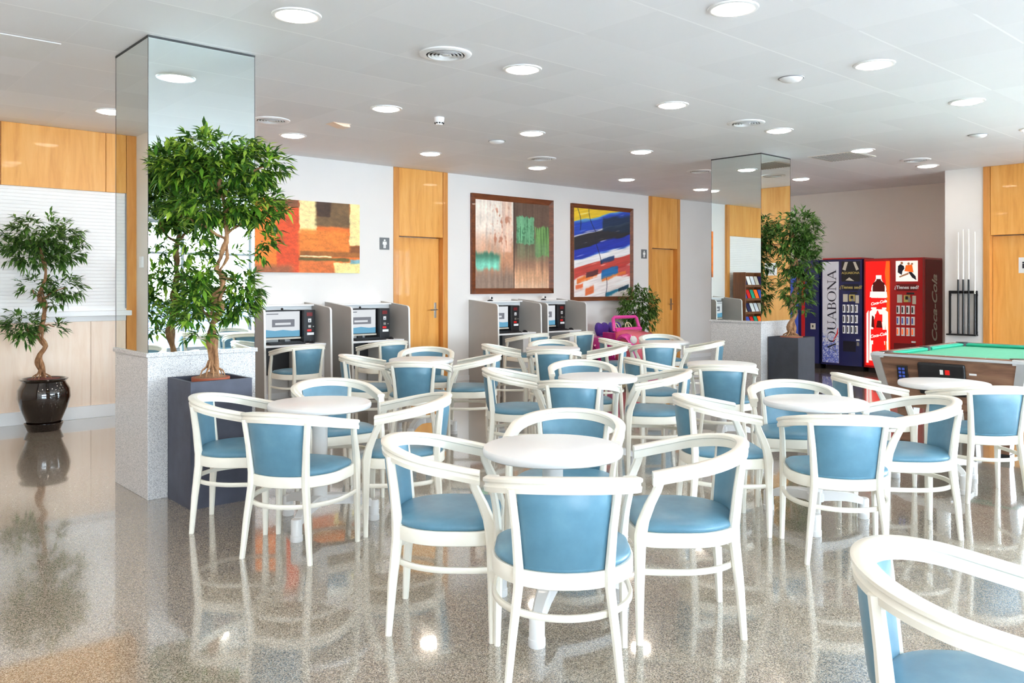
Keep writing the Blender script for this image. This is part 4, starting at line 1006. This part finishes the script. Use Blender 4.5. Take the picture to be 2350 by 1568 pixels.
for q_ in ([[(.30, 1.56), (.36, 1.60), (.355, 1.70), (.32, 1.73), (.27, 1.70), (.26, 1.66), (.29, 1.62)], [(.09, 1.48), (.15, 1.52), (.2, 1.60), (.17, 1.62), (.10, 1.54)]]): glyph(ps, wR, [q_], 'ink', 'poster_print', .009)
glyph(ps, wR, [[(.13, 1.60), (.26, 1.62), (.24, 1.71), (.15, 1.72)]], 'lit_orange', 'shirt_print', .0095)
for q_ in ([[(.30+.02*math.cos(t), 1.745+.022*math.sin(t)) for t in [i*PI/4 for i in range(8)]], [(.20+.018*math.cos(t), 1.735+.02*math.sin(t)) for t in [i*PI/4 for i in range(8)]], [(.15+.016*math.cos(t), 1.73+.018*math.sin(t)) for t in [i*PI/4 for i in range(8)]], [(.2, 1.60), (.34, 1.54), (.33, 1.52), (.2, 1.57)]]): glyph(ps, wR, [q_], 'skin', 'poster_print', .010)
tienes(vr, wR, .085, .375, 'white', 'red_dark'); payment(vr, wR, .09, .38); selection(vr, wR, .10, .39, ['black', 'water_blue', 'lit_orange'])
plate(vr, wR, .10, .42, .36, .50, 'red_dark', 'delivery_slot', .004, 3); plate(vr, wR, .10, .16, .515, .54, 'white', 'small_label', .007, 1)
sp_ = MB().box(.12, .78, -.004, 0, .10, 1.80).build('side_print', 'red_dark', vr)
text('Coca-Cola', .27, 'silver_label', vr, (.47, -.008, 1.03), (0, 0, 1), (-1, 0, 0), shear=.35, sx=.9, bold=.005)
# --- third machine mostly behind the far planter tree
w3 = .86
v3 = thing('vending_machine', 'navy vending machine with a red stripe, half hidden by the far potted tree', 'vending machine', (VX, 6.83, 0))
vend_body(v3, w3, 'navy', 'navy'); plate(v3, w3, .24, .30, .12, 1.6, 'red', 'stripe', .006, 2); plate(v3, w3, .06, .14, .66, .76, 'silver_label', 'socket_plate', .01, 1); plate(v3, w3, .09, .11, .69, .73, 'black', 'key_lock', .014, 1)
plate(v3, w3, .36, w3-.05, .2, 1.7, 'water_blue', 'side_panel', .006, 4)
# ================================================================ pool table
px0, px1, py0, py1, ph = 7.13, 9.05, 2.05, 3.24, .82
pt = thing('pool_table', 'coin operated pool table with green cloth and dark oak sides', 'pool table', (px0, py0, 0))
w_, l_ = px1-px0, py1-py0
m = MB().box(.06, w_-.06, .06, l_-.06, .74, .785); m.build('cloth_bed', 'cloth', pt)
m = MB()
def rail(a, b, y, s, ax):      # cushion nose towards the bed
    q = [(0, .782), (0, .818), (.035*s, .812), (.042*s, .80), (.03*s, .785)]
    if ax == 'X': m.prism([(y+u, z) for u, z in q], 'X', a, b)
    else: m.prism([(y+u, z) for u, z in q], 'Y', a, b)
for a, b in ((.13, w_/2-.05), (w_/2+.05, w_-.13)): rail(a, b, .075, 1, 'X'); rail(a, b, l_-.075, -1, 'X')
rail(.13, l_-.13, .075, 1, 'Y'); rail(.13, l_-.13, w_-.075, -1, 'Y'); m.build('cushion', 'cushion_green', pt)
m = MB().box(.10, w_-.10, 0, .074, .775, ph).box(.10, w_-.10, l_-.074, l_, .775, ph).box(0, .074, .10, l_-.10, .775, ph).box(w_-.074, w_, .10, l_-.10, .775, ph); m.build('top_rail', 'pool_wood', pt, bevel=.004)
m = MB()
for i in range(1, 4): m.box(.03, .038, l_*i/4-.004, l_*i/4+.004, ph, ph+.001)
for j in (.025, l_-.035):
    for i in (1, 2, 3, 5, 6, 7): m.box(w_*i/8-.004, w_*i/8+.004, j, j+.008, ph, ph+.001)
m.build('sight_dots', 'white', pt)
m = MB().box(-.010, w_+.010, -.010, 0, .79, .812).box(-.010, w_+.010, l_, l_+.010, .79, .812).box(-.010, 0, 0, l_, .79, .812).box(w_, w_+.010, 0, l_, .79, .812); m.build('edge_trim', 'chrome', pt, bevel=.002)
for cx_ in (0, 1):
    for cy_ in (0, 1):
        x = .0 if not cx_ else w_; y = .0 if not cy_ else l_; sx, sy = (1 if not cx_ else -1), (1 if not cy_ else -1)
        m = MB(); m.prism([(x, y), (x+.10*sx, y), (x+.10*sx, y+.07*sy), (x+.07*sx, y+.10*sy), (x, y+.10*sy)][::1], 'Z', .776, ph+.003); m.build('corner_casting', 'chrome', pt, bevel=.004)
        MB().cyl((x+.085*sx, y+.085*sy, .786), .056, .039, 24).build('pocket', 'black', pt)
        # tapering metal corner posts of the cabinet
        m = MB(); t0, t1 = -.008, .088; L = []
        for z, ins, ww in ((.79, t0, .075), (.36, t1, .06)): 
            X, Y = x+ins*sx, y+ins*sy; L.append([(X, Y, z), (X+ww*sx, Y, z), (X+ww*sx, Y+.012*sy, z), (X+.012*sx, Y+.012*sy, z), (X+.012*sx, Y+ww*sy, z), (X, Y+ww*sy, z)])
        m.ring(L); m.build('corner_post', 'chrome', pt)
        m = MB(); X, Y = x+.22*sx, y+.22*sy; m.ring([[(X+a*.07, Y+b*.07, .36) for a, b in ((-1, -1), (1, -1), (1, 1), (-1, 1))], [(X+a*.05, Y+b*.05, .05) for a, b in ((-1, -1), (1, -1), (1, 1), (-1, 1))]])
        lg = m.build('leg', 'pool_wood', pt, bevel=.003); MB().box(X-.055, X+.055, Y-.055, Y+.055, 0, .05).build('foot', 'black', lg)
for y in (.085, l_-.085): MB().cyl((w_/2, y-.02*(1 if y < .5 else -1), .786), .048, .038, 24).build('pocket', 'black', pt)
m = MB(); m.ring([[(a, b, z) for a, b in ((i, i), (w_-i, i), (w_-i, l_-i), (i, l_-i))] for z, i in ((.788, .002), (.36, .10))], caps=False); m.build('apron', 'pool_wood', pt)
# coin panel and keypad lie on the sloping end of the cabinet
sl_ = Vector((.098, 0, -.428)).normalized(); nrm = Vector((-.428, 0, -.098)).normalized()
def on_apron(y0, y1, s0, s1, mat, name, d=.006, bev=.0, par=None, lift=0.0):
    o0 = Vector((.002, 0, .788)); m = MB(); vs = []
    for dd in (lift, lift+d):
        for y, s in ((y0, s0), (y1, s0), (y1, s1), (y0, s1)): q = o0+sl_*s+nrm*dd; vs.append((q.x, y, q.z))
    m.add(vs, [(3, 2, 1, 0), (4, 5, 6, 7), (0, 1, 5, 4), (1, 2, 6, 5), (2, 3, 7, 6), (3, 0, 4, 7)]); return m.build(name, mat, par or pt, bevel=bev, seg=3)
cp = on_apron(.435, .805, .025, .30, 'black', 'coin_panel', .035, .02)
on_apron(.60, .625, .075, .115, 'white', 'panel_label', .002, par=cp, lift=.035); on_apron(.55, .585, .075, .115, 'red_bright', 'panel_label', .002, par=cp, lift=.035); on_apron(.45, .48, .23, .25, 'steel', 'lock', .004, par=cp, lift=.035)
kp_ = on_apron(.895, .98, .07, .22, 'black', 'keypad', .02, .004)
for r in range(4):
    for c in range(2): on_apron(.915+.03*c, .935+.03*c, .085+.032*r, .105+.032*r, 'water_blue', 'key', .004, par=kp_, lift=.02)
on_apron(.36, .415, .10, .115, 'white', 'sticker', .002)
# ================================================================ cue rack and cues on the pier
ck = thing('cue_rack', 'black metal cue rack on the white pier above the pool table', 'cue rack', (XR, 4.325, .70))
m = MB()
for y in (-.155, .19): m.box(-.035, -.012, y-.013, y+.013, .02, .60)
m.box(-.035, -.012, -.168, .203, .585, .625); m.build('frame', 'black_metal', ck, bevel=.003)
MB().box(-.10, 0, -.17, .215, 0, .02).build('shelf', 'black_metal', ck, bevel=.003)
m = MB()
for y in (-.155, .19): m.box(-.014, 0, y-.012, y+.012, .55, .58).box(-.014, 0, y-.012, y+.012, .03, .06)
m.build('wall_bracket', 'black_metal', ck)
for y in (-.145, -.065, .005, .07): MB().prism([(-.034, y-.02), (-.075, y-.02), (-.075, y-.015), (-.041, y-.015), (-.041, y+.015), (-.075, y+.015), (-.075, y+.02), (-.034, y+.02)], 'Z', .595, .612).build('clip', 'black_metal', ck)
cue = None
for i, (y, hb, tot, lab) in enumerate(((.10, .76, 1.40, 'pool cue with a tall black butt, leftmost in the rack'), (.035, .76, 1.44, 'pool cue with a tall black butt, second from the left in the rack'),
                              (-.035, .76, 1.44, 'pool cue with a tall black butt, third from the left in the rack'), (-.115, .56, 1.40, 'pool cue with pale shaft and shorter butt, last on the right in the rack'))):
    k = thing('pool_cue', lab, 'pool cue', (XR-.056, 4.325+y-.03, .722), 0, 'pool cues in the rack')
    MB().cyl((0, 0, 0), .0155, hb, 14, .0125).build('butt', 'butt_dark', k, smooth=40); MB().cyl((0, 0, hb), .0115, tot-hb, 12, .0065).build('shaft', 'shaft', k, smooth=40); MB().cyl((0, 0, tot), .006, .02, 10).build('ferrule', 'white', k)
# ================================================================ pink ride-on toy car (nose towards the room)
tc_ = thing('toy_car', 'pink ride-on toy car with purple heart seats and cream steering wheels', 'toy car', (10.12, 8.62, 0), PI)
B_ = lambda: MB()
def hull(secs):     # secs: (y, halfwidth, z0, z1, roundness)
    L = []
    for y, hw, z0, z1, r in secs:
        q = []
        for i in range(20):
            a = 2*PI*i/20; c, s = math.cos(a), math.sin(a); q.append((math.copysign(abs(c)**r, c)*hw, y, (z0+z1)/2+math.copysign(abs(s)**r, s)*(z1-z0)/2))
        L.append(q)
    return MB().ring(L)
hull([(-.56, .24, .30, .50, .5), (-.54, .30, .24, .56, .4), (-.40, .33, .20, .60, .35), (-.05, .335, .18, .58, .3), (.10, .335, .18, .62, .3)]).build('rear_body', 'hotpink', tc_, smooth=50)
hull([(.08, .32, .20, .70, .4), (.20, .325, .2, .70, .45), (.36, .31, .2, .66, .5), (.50, .27, .22, .60, .6), (.58, .2, .26, .52, .7)]).build('hood', 'coral', tc_, smooth=50)
for s in (-1, 1):
    m = MB(); L = []
    for i in range(9):
        a = PI*i/8; y = .30-.20*math.cos(a); z = .32+.29*math.sin(a); L.append([(s*.22, y, z-.03), (s*.36, y, z-.03), (s*.375, y, z), (s*.34, y, z+.035), (s*.22, y, z+.045)])
    m.ring(L); m.build('front_fender', 'hotpink', tc_, smooth=50)
    m = MB(); L = []
    for i in range(9):
        a = PI*i/8; y = -.38-.19*math.cos(a); z = .22+.25*math.sin(a); L.append([(s*.24, y, z-.03), (s*.35, y, z-.03), (s*.365, y, z), (s*.33, y, z+.03), (s*.24, y, z+.04)])
    m.ring(L); m.build('rear_fender', 'magenta', tc_, smooth=50)
    hl = MB(); hl.lathe([(0, 0), (.062, 0), (.06, .02), (.04, .035), (0, .042)], 24); o = hl.build('headlight', 'white', tc_, smooth=50); o.location = (s*.285, .46, .56); o.rotation_euler = (R(-78), 0, s*R(-12))
    MB().box(s*.335-.01, s*.335+.01, -.12, .14, .24, .66).build('door_panel', 'magenta', tc_, bevel=.01)
    for y in (-.38, .30):
        L = []
        wv = MB().lathe([(.05, -.045), (.115, -.045), (.13, -.03), (.13, .03), (.115, .045), (.05, .045)], 28); o = wv.build('wheel', 'black', tc_, smooth=40); o.rotation_euler = (0, R(90), 0); o.location = (s*.30, y, .13)
        hb_ = MB().lathe([(0, -.05), (.055, -.05), (.06, -.04), (.06, .04), (.055, .05), (0, .05)], 20).build('hub_cap', 'cream', o, smooth=40)
# windscreen frame
m = MB(); q = [(-.315, .10, .68), (-.285, .05, .875), (-.25, .045, .895), (.25, .045, .895), (.285, .05, .875), (.315, .10, .68)]; m.tube(q, .028, 8); m.tube([(-.315, .11, .70), (.315, .11, .70)], .035, 8); m.build('windscreen_frame', 'hotpink', tc_, smooth=50)
# heart-shaped seat backs
for s in (-1, 1):
    hp = []
    for i in range(28):
        t = 2*PI*i/28; hp.append((.0092*16*math.sin(t)**3, .66+.0118*(13*math.cos(t)-5*math.cos(2*t)-2*math.cos(3*t)-math.cos(4*t))))
    m = MB(); m.ring([[(s*.155+x*.97, -.33, z) for x, z in hp], [(s*.155+x, -.30, z) for x, z in hp], [(s*.155+x*.9, -.27, .66+(z-.66)*.9) for x, z in hp]]); m.build('seat_back', 'purple', tc_, smooth=40)
    MB().box(s*.155-.12, s*.155+.12, -.27, -.04, .50, .60).build('seat_cushion', 'purple', tc_, bevel=.02)
    m = MB(); cc = Vector((s*.15, .0, .735)); u_ = Vector((1, 0, 0)); v_ = Vector((0, -.35, .94)).normalized()
    m.tube([cc+u_*.07*math.cos(a)+v_*.07*math.sin(a) for a in [i*PI/10 for i in range(20)]], .009, 8, closed=True)
    for a in (PI/2, PI*7/6, PI*11/6): m.tube([cc, cc+u_*.07*math.cos(a)+v_*.07*math.sin(a)], .008, 6)
    m.tube([cc, cc+Vector((0, .08, -.05))], .012, 8); m.build('steering_wheel', 'cream', tc_, smooth=50)
MB().box(-.3, .3, -.5, .5, .05, .2).build('chassis', 'magenta', tc_, bevel=.02)
# ================================================================ light, camera, view
S = bpy.context.scene
w = bpy.data.worlds.new('daylight'); S.world = w; w.use_nodes = True
nt = w.node_tree; bg = nt.nodes['Background']
tc = nt.nodes.new('ShaderNodeTexCoord'); sep = nt.nodes.new('ShaderNodeSeparateXYZ'); nt.links.new(tc.outputs['Generated'], sep.inputs[0])
rp = nt.nodes.new('ShaderNodeValToRGB'); nt.links.new(sep.outputs[2], rp.inputs[0])
rp.color_ramp.elements[0].position = 0; rp.color_ramp.elements[0].color = (.78, .89, 1, 1)
rp.color_ramp.elements[1].position = .7; rp.color_ramp.elements[1].color = (.56, .74, 1, 1)
nt.links.new(rp.outputs[0], bg.inputs[0]); bg.inputs[1].default_value = 7.6
sun = bpy.data.lights.new('sun', 'SUN'); sun.energy = 26; sun.angle = R(.6); sun.color = (1, .97, .92); so_ = bpy.data.objects.new('sun', sun); C.objects.link(so_); so_.location = (4, 20, 18); so_.rotation_euler = (R(-32), 0, R(-4))
L = bpy.data.lights.new('window_portal', 'AREA'); L.shape = 'RECTANGLE'; L.size = XR-XL; L.size_y = 2.75; L.cycles.is_portal = True
o = bpy.data.objects.new('window_portal', L); C.objects.link(o); o.location = ((XL+XR)/2, YW+.06, 1.4); o.rotation_euler = (R(90), 0, 0)
L2 = L.copy(); L2.size = 1.9-YW; o2 = bpy.data.objects.new('window_portal_side', L2); C.objects.link(o2); o2.location = (XR-.05, (YW+1.9)/2, 1.4); o2.rotation_euler = (R(90), 0, R(90))
cam = bpy.data.cameras.new('camera'); co = bpy.data.objects.new('camera', cam); C.objects.link(co)
cam.sensor_width = 36; cam.lens = FPX/2350*36; cam.shift_x = 0; cam.shift_y = -(784-HZ)/2350
cam.clip_start = .05
co.location = (0, 0, EYE); co.rotation_euler = (R(90), 0, YAW-PI/2)
S.camera = co
S.view_settings.view_transform = 'Standard'; S.view_settings.look = 'None'; S.view_settings.gamma = 1; S.view_settings.use_curve_mapping = False
S.view_settings.exposure = 1.66
S.cycles.use_denoising = True
S.cycles.max_bounces = 9; S.cycles.diffuse_bounces = 5; S.cycles.glossy_bounces = 4; S.cycles.transparent_max_bounces = 12; S.cycles.transmission_bounces = 4
S.cycles.sample_clamp_indirect = 8
S.cycles.use_adaptive_sampling = True; S.cycles.adaptive_threshold = .035
